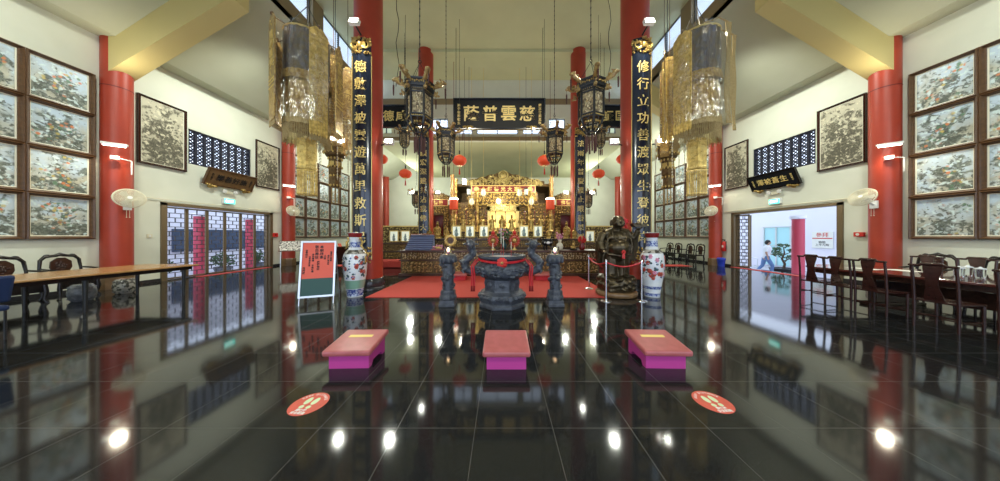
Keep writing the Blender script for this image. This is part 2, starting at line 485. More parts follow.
MT['exitw'] = mat('lit_exit_letters', (1, 1, 1), 0.4, emit=(0.9, 1.0, 1.0), estr=1.6)
MT['lantern_red'] = mat('lit_red_lantern', (0.62, 0.075, 0.03), 0.5, emit=(1.0, 0.10, 0.025), estr=0.12)
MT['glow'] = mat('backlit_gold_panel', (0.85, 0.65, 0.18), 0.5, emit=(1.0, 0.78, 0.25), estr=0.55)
MT['picglow'] = mat('backlit_cream_panel', (0.80, 0.82, 0.70), 0.5, emit=(0.85, 0.95, 0.75), estr=0.22)
MT['figure'] = mat('blue_green_figure', (0.06, 0.16, 0.18), 0.5, color2=(0.35, 0.42, 0.40), scale=20)
MT['flame'] = mat('flame', (1, 0.7, 0.4), 0.5, emit=(1.0, 0.62, 0.32), estr=7)
MT['glass'] = mat('clear_glass', (0.95, 0.98, 1.0), 0.03, trans=1.0, ior=1.3)
MT['celadon'] = mat('celadon_green', (0.22, 0.40, 0.30), 0.15, coat=0.5)
MT['porcelain'] = mat('blue_white_porcelain', (0.66, 0.70, 0.76), 0.12, color2=(0.78, 0.80, 0.80), scale=6, coat=0.6)
MT['cobalt'] = mat('cobalt_glaze', (0.03, 0.06, 0.26), 0.15, color2=(0.42, 0.48, 0.62), scale=30, ramp=(0.45, 0.55), coat=0.5)
MT['maroon'] = mat('maroon_glaze', (0.22, 0.018, 0.018), 0.2, coat=0.5)
MT['flower_red'] = mat('red_enamel', (0.42, 0.05, 0.025), 0.3)
MT['flower_pink'] = mat('pink_enamel', (0.62, 0.24, 0.36), 0.3)
MT['enamel_green'] = mat('dark_teal_enamel', (0.02, 0.07, 0.075), 0.3)
MT['blue'] = mat('blue_plastic', (0.02, 0.05, 0.42), 0.35)
MT['bluecover'] = mat('navy_upholstery', (0.012, 0.03, 0.10), 0.6)
MT['scripture'] = mat('slate_blue_cloth', (0.20, 0.25, 0.42), 0.6)
MT['scripture2'] = mat('dark_blue_stripe', (0.05, 0.065, 0.16), 0.6)
MT['paper'] = mat('white_paper', (0.80, 0.79, 0.72), 0.7)
MT['print'] = mat('printed_sheet', (0.70, 0.67, 0.60), 0.6, color2=(0.06, 0.05, 0.05), scale=22, ramp=(0.47, 0.55))
MT['ash'] = mat('pale_ash', (0.42, 0.42, 0.42), 0.9)
MT['skin'] = mat('skin', (0.50, 0.30, 0.21), 0.6)
MT['hair'] = mat('black_hair', (0.015, 0.012, 0.012), 0.5)
MT['shirt'] = mat('white_shirt', (0.80, 0.82, 0.88), 0.8)
MT['jeans'] = mat('blue_jeans', (0.12, 0.22, 0.45), 0.8)
MT['sticker'] = mat('orange_red_sticker', (0.66, 0.10, 0.06), 0.5, color2=(0.58, 0.085, 0.05), scale=14)
MT['foot'] = mat('pale_green_print', (0.62, 0.74, 0.46), 0.6)
MT['pattern_pot'] = mat('patterned_ceramic', (0.06, 0.058, 0.05), 0.25, color2=(0.36, 0.35, 0.31), scale=12, ramp=(0.46, 0.52))
MT['greypot'] = mat('grey_ceramic', (0.17, 0.18, 0.20), 0.25, color2=(0.10, 0.105, 0.12), scale=14)
def plastic():
    m = bpy.data.materials.new('clear_plastic_wrap'); m.use_nodes = True
    nt = m.node_tree; N = nt.nodes; L = nt.links
    N.remove(N['Principled BSDF'])
    t = N.new('ShaderNodeBsdfTransparent'); g = N.new('ShaderNodeBsdfGlossy'); g.inputs['Roughness'].default_value = 0.16
    tc = N.new('ShaderNodeTexCoord'); mp = N.new('ShaderNodeMapping'); mp.inputs['Scale'].default_value = (1, 1, 0.35)
    n = N.new('ShaderNodeTexNoise'); n.inputs['Scale'].default_value = 9; n.inputs['Detail'].default_value = 3
    L.new(tc.outputs['Object'], mp.inputs[0]); L.new(mp.outputs[0], n.inputs['Vector'])
    bp = N.new('ShaderNodeBump'); bp.inputs['Strength'].default_value = 1.0; bp.inputs['Distance'].default_value = 0.06
    L.new(n.outputs['Fac'], bp.inputs['Height']); L.new(bp.outputs[0], g.inputs['Normal'])
    mx = N.new('ShaderNodeMixShader'); mx.inputs[0].default_value = 0.20
    L.new(t.outputs[0], mx.inputs[1]); L.new(g.outputs[0], mx.inputs[2])
    L.new(mx.outputs[0], N['Material Output'].inputs[0])
    return m
MT['plastic'] = plastic()
# ---------------------------------------------------------------- the room
WX = 11.3          # side wall plane
CX = 7.57          # clerestory plane
YB = 24.0; YF = -3.0; YN = 14.74
def ceil_z(x): return 7.09 + max(0.0, 10.8-abs(x))*(9.22-7.09)/(10.8-CX)
f = MB(); f.box(-WX-.3, WX+.3, YF-1.5, YB+.3, -.12, 0)
struct(f.build('floor', MT['floor']))
DY0, DY1, DZ = 8.09, 11.8, 2.56
VY0, VY1, VZ0, VZ1 = 8.72, 10.9, 4.12, 5.38
for s, nm in ((-1, 'left'), (1, 'right')):
    x0, x1 = sorted((s*WX, s*(WX+.25)))
    w = MB()
    w.box(x0, x1, YF, DY0, 0, 7.3); w.box(x0, x1, DY1, YB, 0, 7.3)
    w.box(x0, x1, DY0, DY1, DZ, VZ0); w.box(x0, x1, DY0, DY1, VZ1, 7.3)
    w.box(x0, x1, DY0, VY0, VZ0, VZ1); w.box(x0, x1, VY1, DY1, VZ0, VZ1)
    struct(w.build('wall_'+nm, MT['wall']))
    b = MB()
    for a, c in ((YF, DY0-.06), (DY1+.06, YB)):
        xa, xb = sorted((s*WX, s*(WX-.02))); b.box(xa, xb, a, c, 0, .10)
    struct(b.build('baseboard_'+nm, MT['granite']))
w = MB()
w.box(-WX, WX, YB, YB+.25, 0, 9.6)
struct(w.build('wall_back', MT['wall']))
# the upper back wall over the altar recess, with its window openings
WINS = [(-7.45, -6.72, 7.75, 9.8), (-4.3, -3.3, 7.71, 8.69), (-2.95, -1.8, 7.71, 8.69), (-1.55, .98, 7.71, 8.69), (1.27, 2.42, 7.71, 8.69), (2.85, 3.85, 7.71, 8.69), (6.2, 6.95, 7.75, 9.8)]
w = MB()
xs = -CX
for a, c, z0, z1 in WINS:
    w.box(xs, a, YN, YN+.25, 7.3, 11); w.box(a, c, YN, YN+.25, 7.3, z0); w.box(a, c, YN, YN+.25, z1, 11); xs = c
w.box(xs, CX, YN, YN+.25, 7.3, 11)
struct(w.build('wall_nave', MT['wall']))
t = MB(); t.box(-CX+.02, CX-.02, YN-.09, YN, 9.50, 9.82)
struct(t.build('trim_1', MT['fascia']))
t = MB(); t.box(-CX+.02, CX-.02, YN-.06, YN, 7.3, 7.52)
struct(t.build('trim_2', MT['fascia']))
# ceilings
c = MB(); c.box(-CX-.1, CX+.1, YF, YN+.25, 11, 11.2)
struct(c.build('ceiling', MT['ceil']))
c = MB(); c.box(-CX, CX, YN+.25, YB, 7.3, 7.5)
struct(c.build('ceiling_recess', MT['ceil']))
for s, nm in ((-1, 'left'), (1, 'right')):
    c = MB()
    p = [(s*(WX+.25), 7.09), (s*10.8, 7.09), (s*CX, 9.22), (s*CX, 9.42), (s*10.8, 7.3), (s*(WX+.25), 7.3)]
    c.prism(p, YF, YB)
    struct(c.build('ceiling_'+nm, MT['aisleceil']))
    c = MB(); xa, xb = sorted((s*CX, s*(CX+.14))); c.box(xa, xb, YN+.25, YB, 7.3, 9.22)
    struct(c.build('wall_soffit_'+nm, MT['ceil']))
# roof beams
n = 3
for s in (-1, 1):
    for y in (1.5, 7.0, 12.5):
        b = MB()
        za = lambda x: 6.25+.605*(10.78-x)
        b.prism([(s*11.0, za(11.0)), (s*11.0, 7.2), (s*10.8, 7.2), (s*CX, 9.3), (s*CX, za(CX))], y-.24, y+.24)
        struct(b.build('trim_%d' % n, MT['beam'])); n += 1
b = MB(); b.box(-CX, CX, 12.3, 12.72, 10.86, 11.0); struct(b.build('trim_%d' % n, MT['ceil'])); n += 1
# clerestory fascia with pilasters
posts = [1.5, 4.25, 7.02, 9.91, 12.8]
for s in (-1, 1):
    b = MB(); xa, xb = sorted((s*CX, s*(CX+.22)))
    b.box(xa, xb, YF, YN+.2, 9.22, 9.9)
    xa, xb = sorted((s*(CX-.05), s*(CX+.22)))
    for p in posts: b.box(xa, xb, p-.28, p+.28, 9.22, 11)
    struct(b.build('trim_%d' % n, MT['fascia'])); n += 1
wn = 1
def louvre_window(loc, rz, w, h, split=None, pitch=.085):
    global wn
    r = thing('window_%d' % wn, None, None, loc, rz, kind='structure'); wn += 1
    m = MB(); m.frame(w, h, [(0, .06), (0, -.01), (.045, -.01), (.045, .06)])
    if split is not None: m.box(split-.025, split+.025, -.02, .05, -h/2, h/2)
    m.build('window_frame', MT['winframe'], r)
    m = MB(); k = int(h/pitch)
    for i in range(k):
        z = -h/2+.03+(i+.5)*(h-.06)/k
        m.cbox((0, .03, z), (w-.06, .045, .006), (math.radians(-20), 0, 0))
    m.build('louvre_slats', MT['louver'], r)
    return r
for s in (-1, 1):
    for a, c in zip(posts[:-1]+[posts[-1]], posts[1:]+[15.0]):
        a, c = a+.28, c-.28
        sp = (-(c-a)/2+1.15)
        louvre_window((s*(CX+.1), (a+c)/2, 10.45), -s*PI/2, c-a, 1.1, sp if s < 0 else -sp)
for a, c, z0, z1 in WINS:
    louvre_window(((a+c)/2, YN+.1, (z0+z1)/2), 0, c-a, z1-z0, 0.0, .12)
# entrance wall behind the camera, open doorways
w = MB()
for a, c in ((-WX, -9.2), (-3.8, -3.2), (3.2, 3.8), (9.2, WX)): w.box(a, c, YF-.25, YF, 0, 4.6)
w.box(-WX, WX, YF-.25, YF, 4.6, 11.2)
struct(w.build('wall_front', MT['wall']))

# ---------------------------------------------------------------- columns
def outer_column(label, x, y, h, group='red columns along the side walls', clad=True):
    r = thing('column', label, 'column', (x, y, 0), 0, group)
    m = MB(); m.lathe([(.27, 0), (.27, h)], 32); m.build('shaft', MT['red_col'], r, True)
    m = MB(); m.lathe([(.272, 5.72), (.276, 5.735), (.272, 5.75)], 32, cap=False); m.build('joint_ring', MT['col_ring'], r, True)
    if clad:
        m = MB(); m.lathe([(.315, 0), (.315, .34), (.30, .36), (.27, .36)], 8, ph=PI/8); m.build('base_cladding', MT['clad'], r)
    return r
for s, nm in ((-1, 'closed grille doorway'), (1, 'open doorway')):
    outer_column('stout red column with a wall fan between paintings and the %s' % nm, (11.07 if s > 0 else -11.13), 7.0, 7.15)
    outer_column('red column between the %s and the many small square paintings' % nm, s*11.02, 12.5, 7.15)
    outer_column('slim distant red column by the back wall, on the %s side' % nm, s*11.02, 23.0, 7.15)
ICX = {-1: -3.86, 1: 3.84}
def inner_column(label, x, y):
    r = thing('column', label, 'column', (x, y, 0), 0, 'tall red columns of the nave')
    m = MB(); m.lathe([(.375, .3), (.375, 11.0)], 40); m.build('shaft', MT['red_col'], r, True)
    m = MB(); m.lathe([(.46, 0), (.46, .05), (.43, .08), (.44, .16), (.42, .24), (.40, .30), (.37, .31)], 40); m.build('base', MT['granite'], r, True)
    return r
for s, nm in ((-1, 'notice stand'), (1, 'bronze statue')):
    inner_column('tall red column standing beside the %s, its top out of view' % nm, ICX[s], 7.0)
    inner_column('tall red column at the end of the altar, on the %s side' % nm, s*3.93, 12.5)

# couplet boards curved round the inner columns
def couplet(label, x, y, text, z0=.85, z1=6.45, R=.43):
    r = thing('couplet_board', label, 'inscribed board', (x, y, 0), 0, 'couplet boards on the red columns')
    half = .66
    def arc(m, Ro, Ri, a0, a1, zA, zB, n=12):
        vs = []; fs = []
        for k in range(n+1):
            a = a0+(a1-a0)*k/n
            for rr, z in ((Ro, zA), (Ro, zB), (Ri, zB), (Ri, zA)): vs.append((rr*math.sin(a), -rr*math.cos(a), z))
        for k in range(n):
            for j in range(4):
                j2 = (j+1) % 4; fs.append((k*4+j, k*4+j2, k*4+4+j2, k*4+4+j))
        fs.append((3, 2, 1, 0)); fs.append((n*4, n*4+1, n*4+2, n*4+3))
        m.add(vs, fs)
    m = MB(); arc(m, R, R-.035, -half, half, z0, z1+.45); m.build('board', MT['navy'], r, True)
    m = MB()
    arc(m, R+.012, R-.04, -half-.03, -half+.01, z0, z1, 2); arc(m, R+.012, R-.04, half-.01, half+.03, z0, z1, 2)
    m.build('gilt_edge', MT['goldflat'], r)
    rnd = random.Random(int(x*100)+int(y))
    for zc, nm_ in ((z1+.24, 'top_carving'), (z0+.12, 'foot_carving')):
        m = MB()
        for k in range(90):
            a = rnd.uniform(-half, half); z = zc+rnd.uniform(-.22, .22)
            q = rnd.uniform(.016, .036)
            m.ell(((R+.012)*math.sin(a), -(R+.012)*math.cos(a), z), (q, q*.8, q*rnd.uniform(.7, 1.6)), 6, 4, (0, rnd.uniform(-1, 1), 0))
        for a in (-.32, .32):
            m.torus(((R+.03)*math.sin(a), -(R+.03)*math.cos(a), zc), .09, .018, 'y', 12, 5)
        m.ell((0, -R-.03, zc), (.07, .04, .09), 8, 6)
        m.build(nm_, MT['gold'], r, True)
    vs, fs = text_verts('\n'.join(text), .34, .006, .002, 1.365)
    zs = [v[1] for v in vs]; sc_ = 1.0
    zm = (z1-.12+z0+.40)/2
    m = MB()
    m.add([((R+.004+v[2])*math.sin(v[0]/R), -(R+.004+v[2])*math.cos(v[0]/R), v[1]*sc_+zm) for v in vs], fs)
    m.build('lettering', MT['goldletter'], r, fix=False)
    return r
couplet('midnight blue couplet board with gold script above the vase by the notice stand', ICX[-1], 7.0, '德敷澤被雲遊萬里救斯民')
couplet('midnight blue couplet board with gold script behind the bronze statue and flower vase', ICX[1], 7.0, '修行立功善渡眾生登彼岸')
couplet('slim blue couplet board rising behind the slate striped rack on the altar', -3.93, 12.5, '慈願宏深建共沾我佛大德')
couplet('slim blue couplet board rising behind the red vase on the altar', 3.93, 12.5, '法雨年普慶渡止眼善果圓')

# floodlights on brackets
def floodlight(label, loc, group, side=0):
    r = thing('floodlight', label, 'floodlight', loc, 0, group)
    m = MB(); m.cbox((0, .05, .0), (.26, .10, .17), (math.radians(-18), 0, 0)); m.build('housing', MT['white'], r, bevel=.01)
    m = MB(); m.cbox((0, -.006, .017), (.17, .012, .10), (math.radians(-18), 0, 0)); m.build('lens', MT['lit'], r)
    m = MB()
    if side: m.cyl((0, .08, -.02), (-side*.30, .17, -.05), .018, n=6)
    else: m.cyl((0, .08, -.05), (0, .345, -.10), .022, n=6)
    m.build('bracket', MT['black'], r)
    return r
for s, nm in ((-1, 'notice stand'), (1, 'bronze statue')):
    floodlight('bright floodlight above the couplet board beside the %s' % nm, (ICX[s], 6.28, 7.10), 'floodlights on the columns')
    floodlight('lit floodlight above the slim couplet board on the %s side of the altar' % nm, (s*3.93, 11.78, 6.82), 'floodlights on the columns')
    for dx, pn in ((-1, 'facing the shrine' if s > 0 else 'facing the aisle'), (1, 'facing the shrine' if s < 0 else 'facing the aisle')):
        floodlight('lit floodlight on the column beside the %s, on the flank %s' % (nm, pn), (ICX[s]+dx*.66, 6.82, 4.17), 'floodlights on the columns', dx)
        floodlight('small lit floodlight on the altar column, %s side, on the flank %s' % (nm, pn), (s*3.93+dx*.66, 12.3, 3.7), 'floodlights on the columns', dx)

# ---------------------------------------------------------------- wall galleries of framed paintings
def framed(name, label, cat, w, h, loc, rz, group, canvas, fr, fw=.075, mount=.02, dep=.10):
    r = thing(name, label, cat, loc, rz, group)
    m = MB(); m.frame(w, h, [(0, 0), (0, -dep), (fw*.3, -dep-.025), (fw*.55, -dep), (fw*.75, -dep*.6), (fw, -dep*.55), (fw, -.02)]); m.build('frame', MT[fr], r)
    m = MB(); m.frame(w, h, [(fw, -.035), (fw+mount, -.03), (fw+mount, -.02)]); m.build('mount', MT['mount'], r)
    a, b = w/2-fw-mount, h/2-fw-mount
    m = MB(); m.box(-a, a, -.022, -.005, -b, b); m.build('canvas', MT[canvas], r)
    return r
ORD = ['top', 'second', 'third', 'bottom']
PC, PR = .98, 1.13
proto = None
def gallery(ys, side, place, colname):
    global proto
    s = -1 if side == 'left' else 1
    for i, y in enumerate(ys):
        for j in range(4):
            z = 1.42+PR*(3.5-j)
            lab = 'landscape painting, %s wall, %s row, %s' % ('grille doorway' if s < 0 else 'open doorway', ORD[j], colname[i])
            loc = (s*(WX-.005), y, z); rz = -s*PI/2
            if proto is None:
                proto = framed('framed_painting', lab, 'painting', PC, PR, loc, rz, 'framed landscape paintings in the wall galleries', 'paint', 'brown')
            else:
                clone(proto, lab, loc, rz)
near_names = ['next to the stout column', 'second from the stout column', 'third from the stout column']
far_names = ['first beyond the far red column', 'second beyond the far red column', 'third beyond the far red column', 'fourth beyond the far red column', 'fifth beyond the far red column']
for side in ('left', 'right'):
    gallery([6.18-PC*k for k in range(3)], side, 'near', near_names)
    gallery([13.36+PC*k for k in range(5)], side, 'far', far_names)
    gallery([22.1], side, 'rear', ['last one before the back wall'])
# large ink paintings
for s, nm in ((-1, 'closed grille doorway'), (1, 'open doorway')):
    framed('ink_painting', 'large dark framed ink painting between stout column and vent above the %s' % nm, 'painting', 1.16, 2.16, (s*(WX-.005), 8.06, 4.86), -s*PI/2, 'large ink paintings beside the vents', 'scroll', 'darkwood', .07, .012, .06)
    framed('ink_painting', 'large ink painting beyond the vent, farther end of the %s' % nm, 'painting', 1.16, 2.16, (s*(WX-.005), 11.66, 4.86), -s*PI/2, 'large ink paintings beside the vents', 'scroll', 'darkwood', .07, .012, .06)

# pierced vent screens above the doors
def vent_screen(s, nm):
    w, h = VY1-VY0, VZ1-VZ0
    r = thing('vent_screen', 'dark pierced vent screen high on the wall above the %s' % nm, 'vent screen', (s*(WX+.1), (VY0+VY1)/2, (VZ0+VZ1)/2), -s*PI/2, 'pierced vent screens')
    m = MB(); m.frame(w, h, [(0, .05), (0, -.06), (.05, -.06), (.05, .05)]); m.build('frame', MT['vent'], r)
    m = MB(); nx, nz = 8, 5
    cw, ch = w/nx, h/nz
    for i in range(nx):
        for j in range(nz):
            cx, cz = -w/2+(i+.5)*cw, -h/2+(j+.5)*ch
            m.torus((cx, 0, cz), .095, .022, 'y', 12, 4)
            for a in range(4):
                t = PI/4+a*PI/2
                m.cyl((cx+.02*math.cos(t), 0, cz+.02*math.sin(t)), (cx+.19*math.cos(t), 0, cz+.185*math.sin(t)), .024, n=4)
            m.ell((cx, 0, cz), (.034, .03, .034), 6, 4)
        if i: m.box(-w/2+i*cw-.03, -w/2+i*cw+.03, -.03, .03, -h/2, h/2)
    for j in range(1, nz): m.box(-w/2, w/2, -.02, .02, -h/2+j*ch-.014, -h/2+j*ch+.014)
    m.build('lattice', MT['vent'], r)
    return r
for s, nm in ((-1, 'closed grille doorway'), (1, 'open doorway')): vent_screen(s, nm)

# tilted name boards over the doorways
def name_board(s, nm, text, board, letters, fr, label):
    r = thing('name_board', label, 'inscribed board', (s*(WX-.02), 9.92, 3.50), -s*PI/2)
    tilt = math.radians(24)
    T = Matrix.Translation((0, -.08, .0)) @ Matrix.Rotation(tilt, 4, 'X')
    m = MB(); m.T = T; m.box(-.86, .86, -.03, .03, 0, .62); m.build('board', MT[board], r)
    m = MB(); m.T = T @ Matrix.Translation((0, 0, .31)); m.frame(1.76, .68, [(0, .035), (0, -.05), (.05, -.05), (.05, -.03)]); m.build('rim', MT[fr], r)
    m = MB(); m.T = T; add_text(m, text, .27, (0, -.04, .31), .006, .002, cs=1.1)
    m.build('lettering', MT[letters], r, fix=False)
    for x, t in ((.70, '歲次甲子'), (-.70, '信士敬立')):
        m = MB(); m.T = T; add_text(m, '\n'.join(t), .075, (x, -.04, .31), .004); m.build('side_inscription', MT[letters], r, fix=False)
    for x in (-.62, .62):
        m = MB()
        for k in range(5): m.ell((x-.14+k*.07, -.10-.02*(k % 2), -.05+.03*math.cos(k)), (.06, .07, .045), 7, 5)
        m.ell((x, -.06, -.10), (.09, .06, .05), 7, 5)
        m.build('gilt_bracket', MT['gold'], r, True)
name_board(-1, 'left', '樂善好施', 'clad', 'ink', 'brown', 'tilted brown name board with black script above the closed grille doorway')
name_board(1, 'right', '澤被蒼生', 'plaque', 'goldletter', 'blackwood', 'tilted black name board with gold script above the open doorway')
for s, nm in ((-1, 'closed grille doorway'), (1, 'open doorway')):
    r = thing('exit_sign', 'lit green exit sign above the %s' % nm, 'exit sign', (s*(WX-.01), 9.95, 2.92), -s*PI/2, 'green exit signs')
    m = MB(); m.box(-.21, .21, -.10, 0, -.11, .11); m.build('casing', MT['white'], r, bevel=.008)
    m = MB(); m.box(-.195, .195, -.106, -.1, -.095, .095); m.build('panel', MT['exit'], r)
    m = MB(); add_text(m, 'EXIT', .15, (0, -.108, 0), .002); m.build('lettering', MT['exitw'], r, fix=False)
    r = thing('emergency_light', 'twin headed emergency light above the exit sign of the %s' % nm, 'emergency light', (s*(WX-.01), 9.95, 3.27), -s*PI/2, 'emergency lights')
    m = MB(); m.box(-.15, .15, -.08, 0, -.06, .06); m.build('battery_box', MT['cream'], r, bevel=.008)
    for x in (-.2, .2):
        m = MB(); m.lathe([(.03, 0), (.075, .06), (.08, .09), (.02, .10)], 12); 
        o = m.build('lamp_head', MT['white'], r, True); o.location = (x, -.05, .05); o.rotation_euler = (math.radians(100), 0, 0)
# ---------------------------------------------------------------- doorways
def door_frame(n, s):
    r = thing('door_%d' % n, None, None, (s*WX, (DY0+DY1)/2, 0), -s*PI/2, kind='structure')
    w = DY1-DY0
    m = MB()
    m.box(-w/2-.09, -w/2+.05, -.05, .26, 0, DZ+.06); m.box(w/2-.05, w/2+.09, -.05, .26, 0, DZ+.06); m.box(-w/2-.09, w/2+.09, -.05, .26, DZ-.03, DZ+.07)
    m.build('door_frame', MT['bronzeframe'], r)
    m = MB(); m.box(-w/2, w/2, -.02, .25, 0, .012); m.build('threshold', MT['granite'], r)
    return r
def grille_panel(parent, x, y, w, rot=0.0):
    """one leaf: posts and a running-bond lattice of bars"""
    h = DZ-.06
    T = Matrix.Translation((x, y, 0)) @ Matrix.Rotation(rot, 4, 'Z')
    m = MB(); m.T = T
    for sx in (-1, 1): m.box(sx*(w/2-.022)-.022, sx*(w/2-.022)+.022, -.025, .025, .02, h)
    m.box(-w/2, w/2, -.025, .025, .02, .07); m.box(-w/2, w/2, -.025, .025, h-.05, h)
    p = m.build('grille_panel', MT['bronzeframe'], parent)
    m = MB(); m.T = T
    rows = 15; rh = (h-.12)/rows
    for k in range(1, rows): m.box(-w/2+.04, w/2-.04, -.010, .010, .07+k*rh-.011, .07+k*rh+.011)
    for k in range(rows):
        xs = [0] if k % 2 == 0 else [-w/4, w/4]
        for q in xs: m.box(q-.011, q+.011, -.010, .010, .07+k*rh, .07+(k+1)*rh)
    m.build('lattice', MT['grille'], p)
    return p
d1 = door_frame(1, -1)
pw = (DY1-DY0-.1)/6
for k in range(6): grille_panel(d1, -(DY1-DY0)/2+.05+pw*(k+.5), .10, pw)
d2 = door_frame(2, 1)
# the right doorway stands open: one leaf beside the far jamb (local -x is the far end), one folded against it
grille_panel(d2, -(DY1-DY0)/2+.05+pw*.5, .10, pw)
grille_panel(d2, -(DY1-DY0)/2+.12, .42, pw, PI/2)
t = MB(); t.cyl((WX-.05, 6.9, 2.72), (WX-.05, 12.3, 2.72), .02, n=6); struct(t.build('trim_40', MT['cream']))
t = MB(); t.cyl((-WX+.05, 7.3, 2.72), (-WX+.05, 12.3, 2.72), .012, n=6); struct(t.build('trim_41', MT['cream']))
# courtyards outside
for s, nm in ((-1, 'left'), (1, 'right')):
    x0, x1 = sorted((s*(WX+.25), s*20)); g = MB(); g.box(x0, x1, 3, 24, -.55, -.45)
    struct(g.build('ground_'+nm, MT['paving']))
    wx = 17.0 if s > 0 else 16.0
    w = MB(); xa, xb = sorted((s*wx, s*(wx+.25))); w.box(xa, xb, 4, 24, -.45, 3.7)
    struct(w.build('wall_court_'+nm, MT['lilac']))
    m = MB(); m.box(-1.35, 1.35, -.13, .13, 0, .012)
    o = m.build('door_mat', MT['carpet']); o.location = (s*(WX-.17), (DY0+DY1)/2 + (.4 if s > 0 else .3), .0005); o.rotation_euler = (0, 0, PI/2)
    tag(o, 'long red mat laid along the threshold of the %s' % ('closed grille doorway' if s < 0 else 'open doorway'), 'mat', 'red door mats')
# left court: glazing band, two crimson columns, planters
m = MB(); m.box(-15.98, -15.9, 11.7, 17.6, .72, 1.85); struct(m.build('window_50', MT['glassblue']))
def court_column(label, x, y, h=3.2, r_=.2):
    r = thing('column', label, 'column', (x, y, -.45), 0, 'crimson columns outside')
    m = MB(); m.lathe([(r_, 0), (r_, h)], 24); m.build('shaft', MT['pinkcol'], r, True)
    m = MB(); m.lathe([(r_+.05, 0), (r_+.05, .12), (r_, .14)], 24); m.build('base', MT['granite'], r, True)
    m = MB(); m.lathe([(r_, h-.14), (r_+.06, h-.12), (r_+.06, h)], 24); m.build('capital', MT['lilac'], r, True)
court_column('crimson column outside, behind the nearer half of the closed grille', -13.4, 10.75, 2.95)
court_column('crimson column outside, behind the farther half of the closed grille', -13.4, 12.9, 2.95)
court_column('crimson column outside, seen through the open doorway beside the bonsai', 13.4, 10.95, 2.85)
def planter(label, x, y, seed, rr=.38, h=.7, pink=False):
    r = thing('planter', label, 'potted plant', (x, y, -.45), 0, 'planters in the courtyard behind the grille')
    m = MB(); m.lathe([(rr*.6, 0), (rr*.8, .3), (rr*.86, .42), (rr*.8, .43), (rr*.7, .38), (0.01, .38)], 16); m.build('pot', MT['greypot'], r, True)
    rnd = random.Random(seed); m = MB()
    for k in range(170):
        a = rnd.uniform(0, 2*PI); q = rnd.uniform(.05, rr*1.25); z = .48+rnd.uniform(0, h)*(1-.4*q/rr/1.25)
        m.ell((q*math.cos(a), q*math.sin(a), z), (.06, .022, .035), 5, 4, (rnd.uniform(-1, 1), rnd.uniform(-1, 1), rnd.uniform(0, 6)))
    f = m.build('foliage', MT['leaf'], r)
    m = MB()
    for k in range(9):
        a = k*.7; m.cyl((0, 0, .38), (.25*rr*math.cos(a)*2, .25*rr*math.sin(a)*2, .55+h*.5), .012, .006, 5)
    m.build('stem', MT['bark'], r)
planter('leafy planter outside, behind the nearer end of the grille', -13.9, 9.65, 1)
planter('leafy planter outside, between the two crimson columns', -13.9, 12.05, 2)
planter('leafy planter outside, close to the farther crimson column', -14.0, 13.9, 3)
planter('leafy planter outside, at the farther end of the grille', -14.2, 15.6, 4, .45, .9)
# right court
m = MB(); m.box(16.9, 16.99, 14.15, 15.6, -.3, 2.05); struct(m.build('window_51', MT['aqua']))
m = MB()
for y in (14.15, 14.9, 15.6): m.box(16.86, 16.9, y-.04, y+.04, -.3, 2.05)
m.box(16.86, 16.9, 14.15, 15.6, .9, .94); m.box(16.86, 16.9, 14.1, 15.65, 2.02, 2.08)
struct(m.build('trim_42', MT['alu']))
r = thing('bonsai', 'potted bonsai tree outside, beside the walking person', 'potted plant', (14.1, 12.12, -.45))
m = MB(); m.lathe([(.30, 0), (.46, .16), (.52, .34), (.46, .35), (.42, .30), (.01, .30)], 20); m.build('pot', MT['black'], r, True)
m = MB(); m.tube([(0, 0, .3), (.06, 0, .55), (-.05, .03, .8), (.04, 0, 1.1), (0, 0, 1.4)], [.06, .05, .045, .03, .015], 7)
for p, q in (((.03, 0, .6), (.4, .1, .85)), ((-.03, 0, .78), (-.4, -.1, 1.0)), ((0, 0, 1.0), (.25, -.2, 1.2)), ((0, 0, .9), (.05, .4, 1.1)), ((0, 0, .7), (.05, -.4, .9))): m.cyl(p, q, .022, .01, 6)
m.build('trunk', MT['bark'], r, True)
rnd = random.Random(8); m = MB()
for cx, cy, cz, R in ((.42, .1, .9, .2), (-.42, -.1, 1.05, .2), (.25, -.2, 1.25, .18), (.05, .4, 1.12, .2), (0, 0, 1.5, .22), (.06, -.42, .93, .19), (-.2, .1, 1.3, .16)):
    for k in range(42):
        p = Vector((rnd.gauss(0, 1), rnd.gauss(0, 1), rnd.gauss(0, .5))).normalized()*R*rnd.uniform(.5, 1)
        m.ell((cx+p.x, cy+p.y, cz+p.z*.7), (.055, .03, .02), 5, 4, (rnd.uniform(-1, 1), rnd.uniform(-1, 1), rnd.uniform(0, 6)))
m.build('foliage', MT['leaf'], r)
r = thing('handrail', 'grey metal handrail beside the steps outside the open doorway', 'handrail', (12.6, 13.3, -.45))
m = MB(); m.tube([(-.3, .6, 0), (-.3, .6, 1.2), (.5, -.1, .95), (.9, -.5, .75), (.9, -.5, 0)], .022, 6); m.tube([(-.3, .6, .75), (.5, -.1, .5), (.9, -.5, .3)], .018, 6)
m.build('rail', MT['alu'], r, True)
r = thing('wall_notice', 'red lettered white notice on the court wall outside the open doorway', 'notice', (16.98, 12.85-.1, 1.25), -PI/2)
r.location = (16.98, 12.0-.05, 1.3); r.location.y = 242*16.98/(820-502)-.1
m = MB(); m.box(-.42, .42, -.02, 0, -.45, .45); m.build('sheet', MT['paper'], r)
m = MB(); add_text(m, '參拜', .26, (0, -.024, .26), .002); m.box(-.4, .4, -.025, -.02, .05, .10)
m.build('heading', MT['red'], r, fix=False)
m = MB(); add_text(m, '時間\n上午九時', .14, (0, -.024, -.2), .002); m.build('lettering', MT['ink'], r, fix=False)
